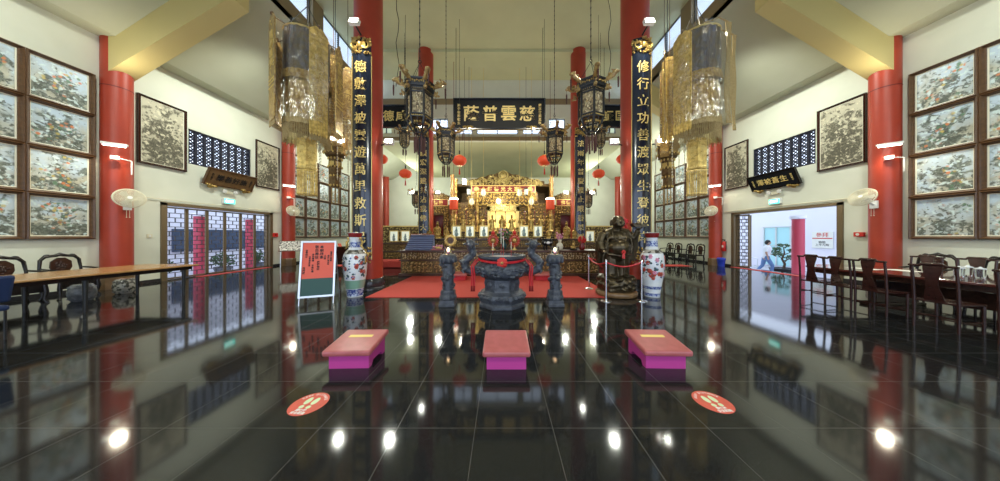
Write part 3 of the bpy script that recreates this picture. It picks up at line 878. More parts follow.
# the passer-by
def body(mb, J):
    for a, c, r0, r1 in J: mb.tube([a, tuple((Vector(a)+Vector(c))/2), c], [r0, (r0+r1)/2, r1], 10); mb.ell(a, (r0,)*3, 8, 6); mb.ell(c, (r1,)*3, 8, 6)
r = thing('person', 'person in white shirt and blue jeans walking outside the open doorway', 'person', (13.3, 12.2, -.45), math.radians(70))
hipz = .86
m = MB()
body(m, [((-.09, 0, hipz), (-.10, -.20, .47), .085, .06), ((-.10, -.20, .47), (-.10, -.16, .08), .058, .038), ((.09, 0, hipz), (.10, .08, .46), .085, .06), ((.10, .08, .46), (.10, .34, .12), .058, .038),
         ((-.10, -.16, .06), (-.10, -.33, .035), .04, .03), ((.10, .34, .11), (.10, .22, .03), .04, .03),
         ((0, 0, hipz+.02), (0, -.03, 1.1), .135, .125), ((0, -.03, 1.1), (0, -.05, 1.33), .13, .15),
         ((-.17, -.05, 1.38), (-.22, .10, 1.12), .052, .042), ((-.22, .10, 1.12), (-.20, .02, .88), .04, .028),
         ((.17, -.05, 1.38), (.22, -.16, 1.12), .052, .042), ((.22, -.16, 1.12), (.18, -.36, 1.0), .04, .028),
         ((0, -.06, 1.42), (0, -.08, 1.52), .05, .048)])
m.ell((0, -.10, 1.62), (.078, .095, .115), 12, 9); m.ell((0, -.195, 1.605), (.014, .02, .022), 6, 5)
m.ell((.08, -.09, 1.61), (.012, .022, .032), 6, 5); m.ell((-.08, -.09, 1.61), (.012, .022, .032), 6, 5); m.ell((0, -.185, 1.565), (.026, .012, .008), 6, 5)
for hx, hy, hz, dy in ((-.20, .015, .82, -.01), (.17, -.42, .985, -.05)):
    m.ell((hx, hy, hz), (.024, .034, .05), 8, 6)
    for q in range(4): m.cyl((hx-.018+.012*q, hy, hz-.03), (hx-.018+.012*q, hy+dy, hz-.085+.006*abs(q-1.5)), .0085, .007, 5)
    m.cyl((hx, hy-.03, hz+.01), (hx-.005, hy-.06, hz-.035), .009, .007, 5)
blob(m, .016, 'body', MT['skin'], r, 2)
m = MB()
body(m, [((0, 0, hipz+.06), (0, -.03, 1.12), .155, .145), ((0, -.03, 1.12), (0, -.05, 1.34), .15, .165), ((-.15, -.05, 1.38), (-.215, .06, 1.19), .075, .062), ((.15, -.05, 1.38), (.212, -.13, 1.19), .075, .062), ((-.15, -.05, 1.38), (.15, -.05, 1.38), .07, .07)])
blob(m, .02, 'shirt', MT['shirt'], r, 2)
m = MB()
body(m, [((-.085, 0, hipz), (-.10, -.20, .47), .105, .075), ((-.10, -.20, .47), (-.10, -.165, .10), .072, .058), ((.085, 0, hipz), (.10, .08, .46), .105, .075), ((.10, .08, .46), (.10, .335, .14), .072, .058), ((-.06, 0, hipz+.04), (.06, 0, hipz+.04), .12, .12)])
blob(m, .02, 'jeans', MT['jeans'], r, 2)
m = MB(); m.ell((0, -.075, 1.665), (.088, .10, .095), 12, 8); m.ell((0, -.02, 1.62), (.08, .065, .10), 10, 7); m.build('hair', MT['hair'], r, True)
m = MB()
for a in ((-.10, -.25, .03), (.10, .27, .05)): m.ell(a, (.045, .13, .04), 10, 6)
m.build('shoes', MT['black'], r, True)

# ---------------------------------------------------------------- wall fans, tube lamps and small fittings
def wall_fan(label, loc, rz, tilt):
    r = thing('wall_fan', label, 'fan', loc, rz, 'wall fans')
    T = Matrix.Rotation(tilt, 4, 'X')
    m = MB(); m.T = T
    for k in range(17): m.torus((0, -.06-.045*math.sqrt(max(0, 1-(k/17.)**2)), 0), .03+.23*k/17., .0042, 'y', 28, 4)
    for k in range(48):
        a = 2*PI*k/48; m.tube([(.03*math.cos(a), -.105, .03*math.sin(a)), (.16*math.cos(a), -.095, .16*math.sin(a)), (.255*math.cos(a), -.055, .255*math.sin(a)), (.24*math.cos(a), .04, .24*math.sin(a)), (.08*math.cos(a), .07, .08*math.sin(a))], .003, 4)
    m.torus((0, -.045, 0), .262, .016, 'y', 32, 6); m.build('cage', MT['cream'], r, True)
    m = MB(); m.T = T; m.cyl((0, -.112, 0), (0, -.10, 0), .045, n=16); m.build('badge', MT['white'], r)
    m = MB(); m.T = T
    for k in range(3):
        a = 2*PI*k/3
        p = [(.03*math.cos(a), -.03, .03*math.sin(a)), (.21*math.cos(a-.35), -.05, .21*math.sin(a-.35)), (.23*math.cos(a), -.03, .23*math.sin(a)), (.20*math.cos(a+.45), -.005, .20*math.sin(a+.45))]
        m.add(p+[(x, y+.008, z) for x, y, z in p], [(0,1,2,3), (7,6,5,4), (0,4,5,1), (1,5,6,2), (2,6,7,3), (3,7,4,0)])
    m.build('blades', MT['white'], r)
    m = MB(); m.T = T; m.cyl((0, .02, 0), (0, .20, 0), .075, .055, 14); m.build('motor', MT['white'], r, True)
    m = MB(); m.tube([(0, .16, -.03), (0, .20, -.14), (0, .36, -.2)], .028, 8); m.box(-.07, .07, .33, .40, -.30, -.08); m.build('bracket', MT['white'], r)
    m = MB()
    for x in (-.02, .03): m.cyl((x, .30, -.28), (x, .30, -.50), .004, n=4); m.ell((x, .30, -.51), (.012, .012, .016), 6, 4)
    m.build('pull_cord', MT['cream'], r)
# near columns at x=+-11.02, y=7
def facing(x, y): return math.atan2(y, x)+PI/2+PI
wall_fan('cream wall fan on the stout column above the long oak table', (-10.50, 6.82, 2.55), math.radians(62), math.radians(-14))
wall_fan('cream wall fan on the stout column above the splat back chairs', (10.42, 6.98, 2.60), math.radians(-85), math.radians(-24))
wall_fan('small white fan on the red column behind the printed display stand', (-10.55, 12.2, 2.75), math.radians(60), math.radians(-18))
wall_fan('small white fan on the red column above the fire extinguisher', (10.55, 12.2, 2.75), math.radians(-60), math.radians(-18))
def tube_lamp(label, loc, rz, L=.62):
    r = thing('tube_lamp', label, 'wall lamp', loc, rz, 'tube lamps on the side columns')
    m = MB(); m.box(-L/2, L/2, -.05, .03, .02, .08); m.box(-.04, .04, .03, .20, .02, .07); m.build('housing', MT['white'], r, bevel=.008)
    m = MB(); m.cyl((-L/2+.03, -.01, 0), (L/2-.03, -.01, 0), .016, n=8); m.build('tube', MT['tube'], r)
def conduit(label, loc, rz):
    r = thing('junction_box', label, 'junction box', loc, rz, 'junction boxes on the side columns')
    m = MB(); m.box(-.07, .07, -.05, .05, -.05, .05); m.build('box', MT['white'], r, bevel=.006)
    m = MB(); m.cyl((.05, 0, 0), (.24, .14, -.02), .014, n=6); m.cyl((.24, .14, -.02), (.24, .14, -.4), .014, n=6); m.build('pipe', MT['white'], r)
for s, nm in ((-1, 'closed grille doorway'), (1, 'open doorway')):
    tube_lamp('white tube lamp glowing on the stout column near the %s, above the fan' % nm, (s*10.66, 6.66, 3.98), -s*math.radians(40), .42)
    tube_lamp('small white tube lamp on the farther wall column past the %s' % nm, (s*10.62, 12.08, 3.98), -s*math.radians(50), .5)
    conduit('white junction box with pipe on the stout column near the %s' % nm, (s*10.78, 6.74, 3.68), -s*math.radians(50))
    conduit('white junction box with pipe on the farther column past the %s' % nm, (s*10.78, 12.22, 3.45), -s*math.radians(50))
r = thing('alarm_call_point', 'red alarm call point with button, between open doorway and stout column', 'alarm', (WX-.01, 7.62, 1.55), -PI/2, 'red alarm boxes')
m = MB(); m.box(-.11, .11, -.07, 0, -.07, .07); m.build('box', MT['red'], r, bevel=.008)
m = MB(); m.cyl((-.02, -.075, 0), (-.02, -.068, 0), .04, n=12); m.build('button', MT['white'], r)
m = MB(); m.cyl((.12, -.02, 0), (.34, -.02, 0), .012, n=6); m.build('pipe', MT['cream'], r)
r = thing('alarm_call_point', 'red alarm box between the closed grille doorway and farther column', 'alarm', (-WX+.01, 12.0, 1.55), PI/2, 'red alarm boxes')
m = MB(); m.box(-.13, .13, -.07, 0, -.10, .10); m.build('box', MT['red'], r, bevel=.008)
m = MB(); m.cyl((0, -.075, 0), (0, -.068, 0), .035, n=12); m.build('button', MT['maroon'], r)
r = thing('light_switch', 'small cream switch plate between stout column and closed grille doorway', 'switch', (-WX+.005, 7.75, 1.5), PI/2)
m = MB(); m.box(-.06, .06, -.02, 0, -.06, .06); m.build('plate', MT['cream'], r, bevel=.004)
m = MB(); m.box(-.02, .02, -.026, -.02, -.03, .03); m.build('rocker', MT['white'], r)
r = thing('fire_extinguisher', 'red fire extinguisher on the wall above the blue bin', 'fire extinguisher', (WX-.13, 12.17, .74), -PI/2)
m = MB(); m.lathe([(.07, 0), (.085, .02), (.085, .40), (.06, .47), (.03, .50)], 16); m.build('cylinder', MT['red'], r, True)
m = MB(); m.cyl((0, 0, .5), (0, 0, .56), .02, n=8); m.box(-.02, .02, -.10, .05, .55, .59); m.build('valve', MT['black'], r)
m = MB(); m.tube([(.03, 0, .54), (.12, 0, .48), (.11, 0, .2), (.10, 0, .1)], .012, 6); m.build('hose', MT['black'], r, True)
m = MB(); m.box(-.045, .045, -.088, -.083, .18, .30); m.build('label_plate', MT['paper'], r)
r = thing('waste_bin', 'blue plastic bin on the floor below the fire extinguisher', 'bin', (10.85, 11.98, 0))
m = MB(); m.lathe([(.13, 0), (.16, .30), (.17, .31), (.175, .36)], 20); m.build('bucket', MT['blue'], r, True)
m = MB(); m.lathe([(.18, .36), (.18, .39), (.12, .43), (.01, .44)], 20); m.build('lid', MT['blue'], r, True)

# ---------------------------------------------------------------- tables and chairs
r = thing('long_table', 'long honey oak table with thin black legs', 'table', (-8.75, 4.4, 0))
m = MB(); m.box(-.72, .70, -1.25, 2.03, .715, .755); m.build('tabletop', MT['tabletop'], r, bevel=.01)
m = MB()
m.box(-.66, -.63, -1.2, 1.95, .63, .715); m.box(.58, .61, -1.2, 1.95, .63, .715); m.box(-.66, .61, 1.90, 1.93, .63, .715); m.box(-.66, .61, -1.2, -1.17, .63, .715)
m.build('apron', MT['blackwood'], r)
for x in (-.62, .57):
    for y in (-1.1, .35, 1.82):
        m = MB(); m.lathe([(.024, 0), (.036, .63)], 8, c=(x, y, 0)); m.build('leg', MT['black'], r, True)
def ornate_chair(label, loc, rz, group):
    r = thing('carved_armchair', label, 'chair', loc, rz, group)
    m = MB(); m.box(-.29, .29, -.25, .22, .42, .47); m.box(-.26, .26, -.23, -.20, .24, .42); m.build('seat', MT['blackwood'], r, bevel=.012)
    for x, y in ((-.26, -.22), (.26, -.22), (-.26, .20), (.26, .20)):
        m = MB(); m.tube([(x, y, .42), (x*1.05, y*1.05, .25), (x*.98, y*.98, .08), (x*1.1, y*1.1, 0)], [.032, .036, .024, .034], 8); m.build('leg', MT['blackwood'], r, True)
    m = MB()
    m.tube([(-.27, .21, .45), (-.28, .24, .7), (-.26, .26, .92), (-.20, .265, 1.0), (-.08, .265, 1.02), (0, .265, 1.05), (.08, .265, 1.02), (.20, .265, 1.0), (.26, .26, .92), (.28, .24, .7), (.27, .21, .45)], [.024, .024, .03, .036, .032, .045, .032, .036, .03, .024, .024], 8)
    for x in (-.17, -.06, .06, .17): m.ell((x, .265, 1.025), (.05, .03, .035), 8, 6)
    m.build('back_frame', MT['blackwood'], r, True)
    m = MB(); m.prism([(-.11, .48), (.11, .48), (.10, .6), (.15, .74), (.14, .88), (.05, .97), (-.05, .97), (-.14, .88), (-.15, .74), (-.10, .6)], .225, .255)
    for k in range(16):
        a = k*.8; m.ell((.085*math.cos(a)*(k % 3+1)/3, .225, .78+.10*math.sin(a)*(k % 3+1)/3), (.022, .015, .022), 6, 4)
    m.build('splat', MT['darkwood'], r, True)
    for sx in (-1, 1):
        m = MB(); m.tube([(sx*.27, .22, .72), (sx*.30, 0, .70), (sx*.29, -.20, .68), (sx*.27, -.22, .60), (sx*.265, -.20, .46)], [.02, .024, .028, .024, .022], 8); m.build('armrest', MT['blackwood'], r, True)
    return r
oc = ornate_chair('dark carved armchair behind the oak table, beside the stout column', (-10.55, 5.92, 0), PI/2, 'carved armchairs along the walls')
clone(oc, 'dark carved armchair behind the oak table, farther from the stout column', (-10.5, 5.18, 0), PI/2)
clone(oc, 'dark carved armchair against the wall behind the conference table, nearer the column', (10.5, 5.98, 0), -PI/2)
clone(oc, 'dark carved armchair against the wall behind the conference table, farther from column', (10.5, 5.12, 0), -PI/2)
for k, (y, nm) in enumerate(((13.25, 'next to the blue bin'), (13.95, 'second from the blue bin'), (14.9, 'third from the blue bin'), (15.65, 'fourth from the blue bin'))):
    clone(oc, 'black armchair along the wall beyond the statue, %s' % nm, (10.62, y, 0), -PI/2, 'black armchairs under the gallery beyond the statue')
def plain_chair(label, loc, rz, group):
    r = thing('dining_chair', label, 'chair', loc, rz, group)
    m = MB(); m.box(-.22, .22, -.21, .20, .43, .465); m.build('seat', MT['redwood'], r, bevel=.01)
    for x in (-.20, .20):
        m = MB(); m.cyl((x, -.19, 0), (x, -.19, .43), .016, .020, 8); m.build('leg', MT['redwood'], r, True)
        m = MB(); m.tube([(x, .19, 0), (x, .185, .45), (x, .20, .75), (x*1.0, .23, 1.03)], [.016, .02, .017, .017], 8); m.build('leg', MT['redwood'], r, True)
    m = MB(); m.tube([(-.225, .235, 1.02), (-.12, .24, 1.02), (-.09, .24, 1.05), (.09, .24, 1.05), (.12, .24, 1.02), (.225, .235, 1.02)], [.018, .02, .024, .024, .02, .018], 8); m.build('top_rail', MT['redwood'], r, True)
    m = MB(); vs = []; n = 8
    for k in range(n+1):
        t = k/n; z = .46+.58*t; y = .195+.035*t+.03*math.sin(t*PI); w = .075+.02*math.cos(t*2*PI)
        vs += [(-w, y-.006, z), (w, y-.006, z), (w, y+.006, z), (-w, y+.006, z)]
    fs = []
    for k in range(n):
        for j in range(4): fs.append((k*4+j, k*4+(j+1) % 4, k*4+4+(j+1) % 4, k*4+4+j))
    m.add(vs, fs); m.build('splat', MT['redwood'], r, True)
    m = MB(); m.cyl((-.2, -.19, .12), (.2, -.19, .12), .012, n=6); m.cyl((-.2, -.19, .18), (-.2, .19, .18), .012, n=6); m.cyl((.2, -.19, .18), (.2, .19, .18), .012, n=6); m.cyl((-.2, .19, .22), (.2, .19, .22), .012, n=6)
    m.box(-.2, .2, -.20, -.185, .37, .43); m.build('stretcher', MT['redwood'], r)
    return r
pc = plain_chair('red brown splat back chair at the doorway end of the conference table', (7.42, 5.68, 0), PI/2+.2, 'splat back chairs around the conference table')
clone(pc, 'second splat back chair from the doorway, near side of the conference table', (7.3, 5.13, 0), PI/2)
clone(pc, 'third splat back chair from the doorway, near side of the conference table', (7.28, 4.66, 0), PI/2)
clone(pc, 'fourth splat back chair from the doorway, near side of the conference table', (7.1, 3.86, 0), PI/2)
clone(pc, 'fifth splat back chair from the doorway, near side of the conference table', (7.1, 3.16, 0), PI/2)
clone(pc, 'splat back chair on the far side of the conference table, nearer the column', (9.42, 5.5, 0), -PI/2)
clone(pc, 'splat back chair on the far side of the conference table, farther from the column', (9.42, 4.92, 0), -PI/2)
r = thing('conference_table', 'large dark red glossy conference table with a rounded end', 'table', (8.55, 4.4, 0))
def race(w, y0, y1, k=10):
    p = []
    for i in range(k+1):
        a = PI*i/k; p.append((w*math.cos(a), y1+.55*math.sin(a)))
    for i in range(k+1):
        a = PI+PI*i/k; p.append((w*math.cos(a), y0+.55*math.sin(a)))
    return p
m = MB(); m.slab(race(.92, -1.3, 1.5), .70, .75); m.build('tabletop', mat('red_mahogany_gloss', (0.10, 0.022, 0.016), 0.08, coat=0.6, color2=(0.07, 0.016, 0.012), scale=5), r, bevel=.012)
m = MB(); m.slab(race(.80, -1.25, 1.45), .60, .70); m.build('apron', MT['darkwood'], r)
for y in (-1.0, .9):
    m = MB(); m.box(-.45, .45, y-.06, y+.06, .06, .60); m.box(-.6, .6, y-.09, y+.09, 0, .06); m.build('pedestal', MT['darkwood'], r, bevel=.01)
m = MB(); m.box(-.03, .03, -.94, .84, .2, .5); m.build('stretcher', MT['darkwood'], r)
for k, (x, y, a) in enumerate(((8.3, 5.55, .2), (8.7, 5.25, -.1))):
    m = MB(); m.cbox((0, 0, 0), (.30, .42, .003)); o = m.build('paper_sheet', MT['paper']); o.location = (x, y, .752); o.rotation_euler = (0, 0, a)
    tag(o, ('white paper sheet on the conference table, nearer the doorway', 'white paper sheet on the conference table, nearer the wall')[k], 'paper', 'papers on the conference table')
for k, (x, y) in enumerate(((8.35, 4.42), (8.5, 4.3), (8.75, 4.55))):
    r = thing('drinking_glass', ('clear glass on the conference table, next to the splat back chairs', 'clear glass on the conference table, middle of three', 'clear glass on the conference table, next to the wall')[k], 'glass', (x, y, .751), 0, 'glasses on the conference table')
    m = MB(); m.lathe([(.04, 0), (.05, .02), (.055, .16), (.052, .16), (.046, .02), (.001, .015)], 16); m.build('cup', MT['glass'], r, True)
    m = MB(); m.lathe([(.058, .16), (.058, .175), (.02, .185), (.012, .20), (.001, .205)], 16); m.build('lid', MT['porcelain'], r, True)
# drum stools
def drum(label, loc, m1):
    r = thing('drum_stool', label, 'stool', loc, 0, 'ceramic drum stools')
    m = MB(); m.lathe([(.13, 0), (.165, .05), (.185, .16), (.185, .22), (.165, .33), (.13, .38), (.02, .385)], 24); m.build('body', MT[m1], r, True)
    m = MB()
    for z in (.06, .32):
        for k in range(18): a = 2*PI*k/18; m.ell((.17*math.cos(a), .17*math.sin(a), z), (.012, .012, .012), 5, 4)
    m.build('studs', MT['greypot'], r, True)
drum('patterned ceramic drum stool on the floor beside the stout column', (-9.9, 6.35, 0), 'pattern_pot')
drum('grey ceramic drum stool on the floor behind the oak table', (-9.75, 5.62, 0), 'greypot')
r = thing('side_chair', 'dark blue upholstered chair in front of the long oak table', 'chair', (-7.38, 3.32, 0), math.radians(-95))
m = MB(); m.box(-.23, .23, -.22, .2, .42, .50); m.build('seat', MT['bluecover'], r, bevel=.03)
m = MB(); m.T = Matrix.Translation((0, .2, .55)) @ Matrix.Rotation(math.radians(-14), 4, 'X'); m.box(-.22, .22, -.03, .04, 0, .40); m.build('backrest', MT['bluecover'], r, bevel=.04)
for x in (-.2, .2):
    for y in (-.19, .17):
        m = MB(); m.cyl((x, y, 0), (x, y, .42), .013, n=6); m.build('leg', MT['black'], r)
# ---------------------------------------------------------------- kneelers and floor stickers
def kneeler(label, x, y, strip, rz=0):
    r = thing('kneeler', label, 'kneeler', (x, y, 0), rz, 'pink kneelers on the granite')
    m = MB()
    def prof(x0, x1):
        P = [(-.20, 0), (-.20, .17), (.20, .22), (.20, 0), (.13, 0), (.10, .05), (-.10, .05), (-.13, 0)]
        n = len(P); vs = [(x0, a, b) for a, b in P]+[(x1, a, b) for a, b in P]
        fs = [tuple(range(n)), tuple(reversed(range(n, 2*n)))]+[((k+1) % n, k, n+k, n+(k+1) % n) for k in range(n)]
        m.add(vs, fs)
    prof(-.222, .222); m.build('base', MT['pad_base'], r)
    m = MB(); m.T = Matrix.Translation((0, 0, .225)) @ Matrix.Rotation(math.radians(7), 4, 'X')
    m.box(-.265, .265, -.265, .235, -.035, .030); m.build('pad', MT['pad_top'], r, bevel=.02)
    if strip:
        m = MB(); m.T = Matrix.Translation((0, 0, .225)) @ Matrix.Rotation(math.radians(7), 4, 'X')
        m.box(-.14, .14, .035, .085, .030, .033); m.build('paper_strip', MT['yellow'], r)
    return r
kneeler('pink kneeler with a yellow paper strip, in line with the notice stand', -1.74, 2.94, True, .03)
kneeler('pink kneeler without a paper strip, between the other two', .05, 2.92, False)
kneeler('pink kneeler with a yellow paper strip, in line with the bronze statue', 1.86, 2.94, True, -.03)
def sticker(label, x, y, rz):
    r = thing('floor_sticker', label, 'floor sticker', (x, y, 0), rz, 'round distancing stickers')
    m = MB(); m.lathe([(.15, 0), (.15, .0022)], 40); m.build('disc', MT['sticker'], r)
    m = MB()
    for sx in (-1, 1):
        m.slab([(sx*.034+.025*math.cos(a)*(1-.1*math.sin(a)), .032+.048*math.sin(a)) for a in [2*PI*k/16 for k in range(16)]], .0022, .003)
        m.slab([(sx*.032+.021*math.cos(a), -.045+.021*math.sin(a)) for a in [2*PI*k/12 for k in range(12)]], .0022, .003)
    m.build('footprints', MT['foot'], r)
    m = MB()
    for t, z in (('請保持', -.083), ('安全距離', -.116)):
        vs, fs = text_verts(t, .032, .0004, .0006); m.add([(a, b+z, c+.0028) for a, b, c in vs], fs)
    m.build('lettering', MT['white'], r, fix=False)
    m = MB()
    for k, ch in enumerate('KEEP DISTANCE'):
        vs, fs = text_verts(ch, .030, .0004, .0004); a = PI/2+1.05-2.1*k/12
        ca, sa = math.cos(a-PI/2), math.sin(a-PI/2)
        m.add([(.122*math.cos(a)+p*ca-q*sa, .122*math.sin(a)+p*sa+q*ca, c+.0028) for p, q, c in vs], fs)
    m.build('arc_lettering', MT['white'], r, fix=False)
sticker('round orange sticker with footprints before the kneeler on the notice stand side', -1.725, 2.165, math.radians(-4))
sticker('round orange sticker with footprints before the kneeler on the bronze statue side', 1.905, 2.19, math.radians(4))
# ---------------------------------------------------------------- red carpet
m = MB(); m.box(-3.32, 2.82, 5.885, 8.98, 0, .014); o = m.build('red_carpet', MT['carpet']); tag(o, 'red carpet spread on the black floor before the altar', 'carpet')
for s, nm in ((-1, 'behind the notice stand'), (1, 'beyond the statue, before the black armchairs')):
    m = MB(); m.box(-.85, .85, -.35, .35, 0, .012); o = m.build('aisle_mat', MT['carpet']); o.location = (s*8.55, 12.3, 0)
    tag(o, 'small red mat on the aisle floor %s' % nm, 'mat', 'red aisle mats')
# ---------------------------------------------------------------- incense burner
BX, BY = 0.0, 5.33
r = thing('incense_burner', 'octagonal blue grey stone incense burner in the middle of the hall', 'incense burner', (BX, BY, 0))
k8 = PI/8
m = MB(); m.lathe([(.52, 0), (.52, .06), (.48, .09), (.50, .14), (.53, .19), (.52, .27), (.44, .32), (.41, .335)], 8, ph=k8)
for k in range(8):
    a = 2*PI*k/8
    for q in (-.1, 0, .1): m.ell((.485*math.cos(a)-q*math.sin(a), .485*math.sin(a)+q*math.cos(a), .22), (.05, .05, .035), 7, 5)
m.build('plinth', MT['stone'], r, bevel=.01)
m = MB(); m.lathe([(.40, .33), (.39, .36), (.39, .58), (.42, .61)], 8, ph=k8)
for k in range(8):
    a = 2*PI*k/8; T = m.T; m.T = Matrix.Rotation(a, 4, 'Z'); m.box(.355, .368, -.11, .11, .38, .57); m.ell((.37, 0, .475), (.02, .07, .055), 8, 6); m.T = T
m.build('waist', MT['stone'], r)
m = MB(); m.lathe([(.40, .60), (.46, .63), (.55, .70), (.58, .78), (.56, .86), (.50, .92), (.46, .94)], 40)
rnd = random.Random(5)
for k in range(90):
    a = rnd.uniform(0, 2*PI); z = rnd.uniform(.66, .90); rr = .575-.5*abs(z-.78)**1.3
    m.ell((rr*math.cos(a), rr*math.sin(a), z), (rnd.uniform(.03, .07), rnd.uniform(.03, .07), rnd.uniform(.02, .045)), 7, 5, (0, rnd.uniform(-.5, .5), a))
for k in range(14):
    a = 2*PI*k/14; m.torus((.57*math.cos(a), .57*math.sin(a), .74+.05*(k % 2)), .05, .018, 'y' if abs(math.sin(a)) > .7 else 'x', 10, 5)
m.build('belly', MT['stone'], r, True)
m = MB(); m.lathe([(.47, .93), (.455, .97), (.47, 1.0), (.52, 1.03), (.525, 1.085), (.47, 1.09), (.455, 1.05), (.44, 1.02)], 40, cap=False); m.build('rim', MT['stone'], r, True)
m = MB(); m.lathe([(.455, 1.03), (.25, 1.055), (.001, 1.06)], 32); m.build('ash', MT['ash'], r, True)
for s in (-1, 1):
    m = MB()
    pts = [(s*.50, 0, .80), (s*.66, .02, .72), (s*.80, 0, .78), (s*.84, -.02, .92), (s*.74, 0, 1.02), (s*.64, 0, 1.10), (s*.66, -.02, 1.22), (s*.70, -.06, 1.30)]
    m.tube(pts, [.08, .10, .10, .095, .09, .085, .085, .09], 10)
    m.ell((s*.68, -.10, 1.34), (.11, .12, .09), 10, 8); m.ell((s*.68, -.21, 1.31), (.065, .075, .05), 8, 6); m.ell((s*.68, -.20, 1.255), (.05, .06, .025), 8, 5)
    for q in (-1, 1):
        m.tube([(s*.68+q*.05, -.06, 1.38), (s*.68+q*.10, .0, 1.45), (s*.68+q*.15, .02, 1.47)], [.03, .025, .012], 6)
        m.ell((s*.68+q*.06, -.17, 1.37), (.028, .028, .028), 6, 5)
        m.ell((s*.68+q*.13, -.03, 1.32), (.05, .06, .03), 7, 5)
    for k in range(22):
        t = k/21*(len(pts)-1.01); i = int(t); p = Vector(pts[i]).lerp(Vector(pts[i+1]), t-i); a = k*2.4
        m.ell((p.x+.085*math.cos(a), p.y+.085*math.sin(a), p.z+.02), (.038, .038, .03), 6, 5)
    for zc in (.80, .98): m.tube([(s*.76, -.05, zc), (s*.86, -.13, zc-.05), (s*.80, -.19, zc-.10)], [.04, .035, .02], 6)
    blob(m, .017, 'dragon_handle', MT['stone'], r, 2)
r = thing('red_ribbon', 'red ribbon with rosette and hanging tassels tied round the burner', 'ribbon', (BX, BY, 0))
m = MB(); pts = []
for k in range(25):
    a = PI+PI*k/24; pts.append((.505*math.cos(a), .505*math.sin(a), .985-.055*math.sin((a-PI))*1.0+.03))
m.tube(pts, .026, 6); m.tube([(.50*math.cos(PI*k/20), .50*math.sin(PI*k/20), 1.0) for k in range(21)], .02, 6); m.build('band', MT['redcloth'], r, True)
m = MB()
for ring, q in ((10, .075), (8, .045)):
    for k in range(ring):
        a = 2*PI*k/ring; m.ell((q*math.cos(a), -.545-.02*(q < .06), .965+q*math.sin(a)), (.038, .025, .038), 7, 5)
m.build('rosette', MT['red'], r, True)
m = MB(); m.ell((0, -.585, .965), (.034, .02, .034), 10, 6); m.build('gold_centre', MT['gold'], r, True)
for s in (-1, 1):
    m = MB()
    for q in (0, .05): m.tube([(s*(.50+q), -.16, 1.0), (s*(.60+q), -.20, .86), (s*(.58+q), -.22, .66), (s*(.59+q), -.22, .45)], [.014, .016, .022, .022], 6)
    m.build('tail', MT['redcloth'], r, True)
    m = MB()
    for q in (0, .05):
        for k in range(5): m.cyl((s*(.59+q)-.012+.006*k, -.22, .45), (s*(.59+q)-.018+.009*k, -.22, .33), .006, n=4)
    m.build('tassel', MT['maroon'], r)
for k, (x, y, h) in enumerate(((-.20, -.05, .30), (-.02, .0, .62), (.03, .05, .45), (.20, -.05, .32))):
    r = thing('incense_stick', ('thin incense stick in the burner bowl, toward the notice stand', 'tallest incense stick in the middle of the burner bowl', 'shorter incense stick beside the tallest in the burner', 'thin incense stick in the burner bowl, toward the bronze statue')[k], 'incense', (BX+x, BY+y, 1.05), 0, 'incense sticks in the burner')
    m = MB(); m.cyl((0, 0, 0), (0, 0, h*.45), .004, n=5); m.build('stem', MT['red'], r)
    m = MB(); m.cyl((0, 0, h*.45), (0, 0, h), .007, n=6); m.build('incense_paste', MT['mount'], r)
# dragon pillars with candle glasses
def dragon_pillar(label, x, y):
    r = thing('dragon_pillar', label, 'stone pillar', (x, y, 0), 0, 'stone dragon pillars beside the burner')
    m = MB(); m.lathe([(.24, 0), (.24, .05), (.22, .06), (.22, .12)], 4, ph=PI/4); m.build('plinth', MT['stone'], r, bevel=.006)
    m = MB(); m.lathe([(.17, .12), (.185, .15), (.185, .20), (.165, .24), (.165, .30), (.15, .33)], 8, ph=k8)
    for k in range(8): a = 2*PI*k/8; m.ell((.165*math.cos(a), .165*math.sin(a), .175), (.025, .025, .03), 6, 5)
    m.build('base', MT['stone'], r)
    m = MB(); m.lathe([(.115, .32), (.12, .5), (.12, .8), (.11, .92)], 16)
    hel = []; 
    for k in range(46):
        t = k/45; a = -1+t*10.5; hel.append((.118*math.cos(a), .118*math.sin(a), .36+.50*t))
    m.tube(hel, [.018+.022*math.sin(PI*min(1, .15+t/45*.85)) for t in range(46)], 7)
    for k in range(2, 45, 2):
        p = hel[k]; m.ell((p[0]*1.22, p[1]*1.22, p[2]+.02), (.018, .018, .018), 5, 4)
    a = 9.5; m.ell((.15*math.cos(a), .15*math.sin(a), .88), (.05, .05, .04), 8, 6); m.ell((.02, -.17, .60), (.05, .05, .05), 8, 6)
    rnd = random.Random(3)
    for k in range(26): a = rnd.uniform(0, 2*PI); m.ell((.12*math.cos(a), .12*math.sin(a), rnd.uniform(.36, .90)), (.035, .035, .02), 6, 4)
    m.build('shaft', MT['stone'], r, True)
    m = MB(); m.lathe([(.11, .90), (.15, .94), (.18, .99), (.185, 1.05), (.16, 1.09), (.14, 1.10), (.001, 1.10)], 20)
    for k in range(10): a = 2*PI*k/10; m.ell((.165*math.cos(a), .165*math.sin(a), .985), (.035, .035, .07), 7, 6)
    m.build('capital', MT['stone'], r, True)
    return r
def candle(label, x, y, z):
    r = thing('candle_glass', label, 'candle', (x, y, z), 0, 'candle glasses on the stone pillars')
    m = MB(); m.lathe([(.07, 0), (.085, .03), (.09, .17), (.086, .17), (.078, .03), (.001, .02)], 20); m.build('glass', MT['glass'], r, True)
    m = MB(); m.lathe([(.035, .021), (.035, .06), (.001, .062)], 12); m.build('candle_stub', MT['flower_pink'], r, True)
    m = MB(); m.ell((0, 0, .10), (.025, .025, .045), 8, 6); m.build('flame', MT['flame'], r, True)
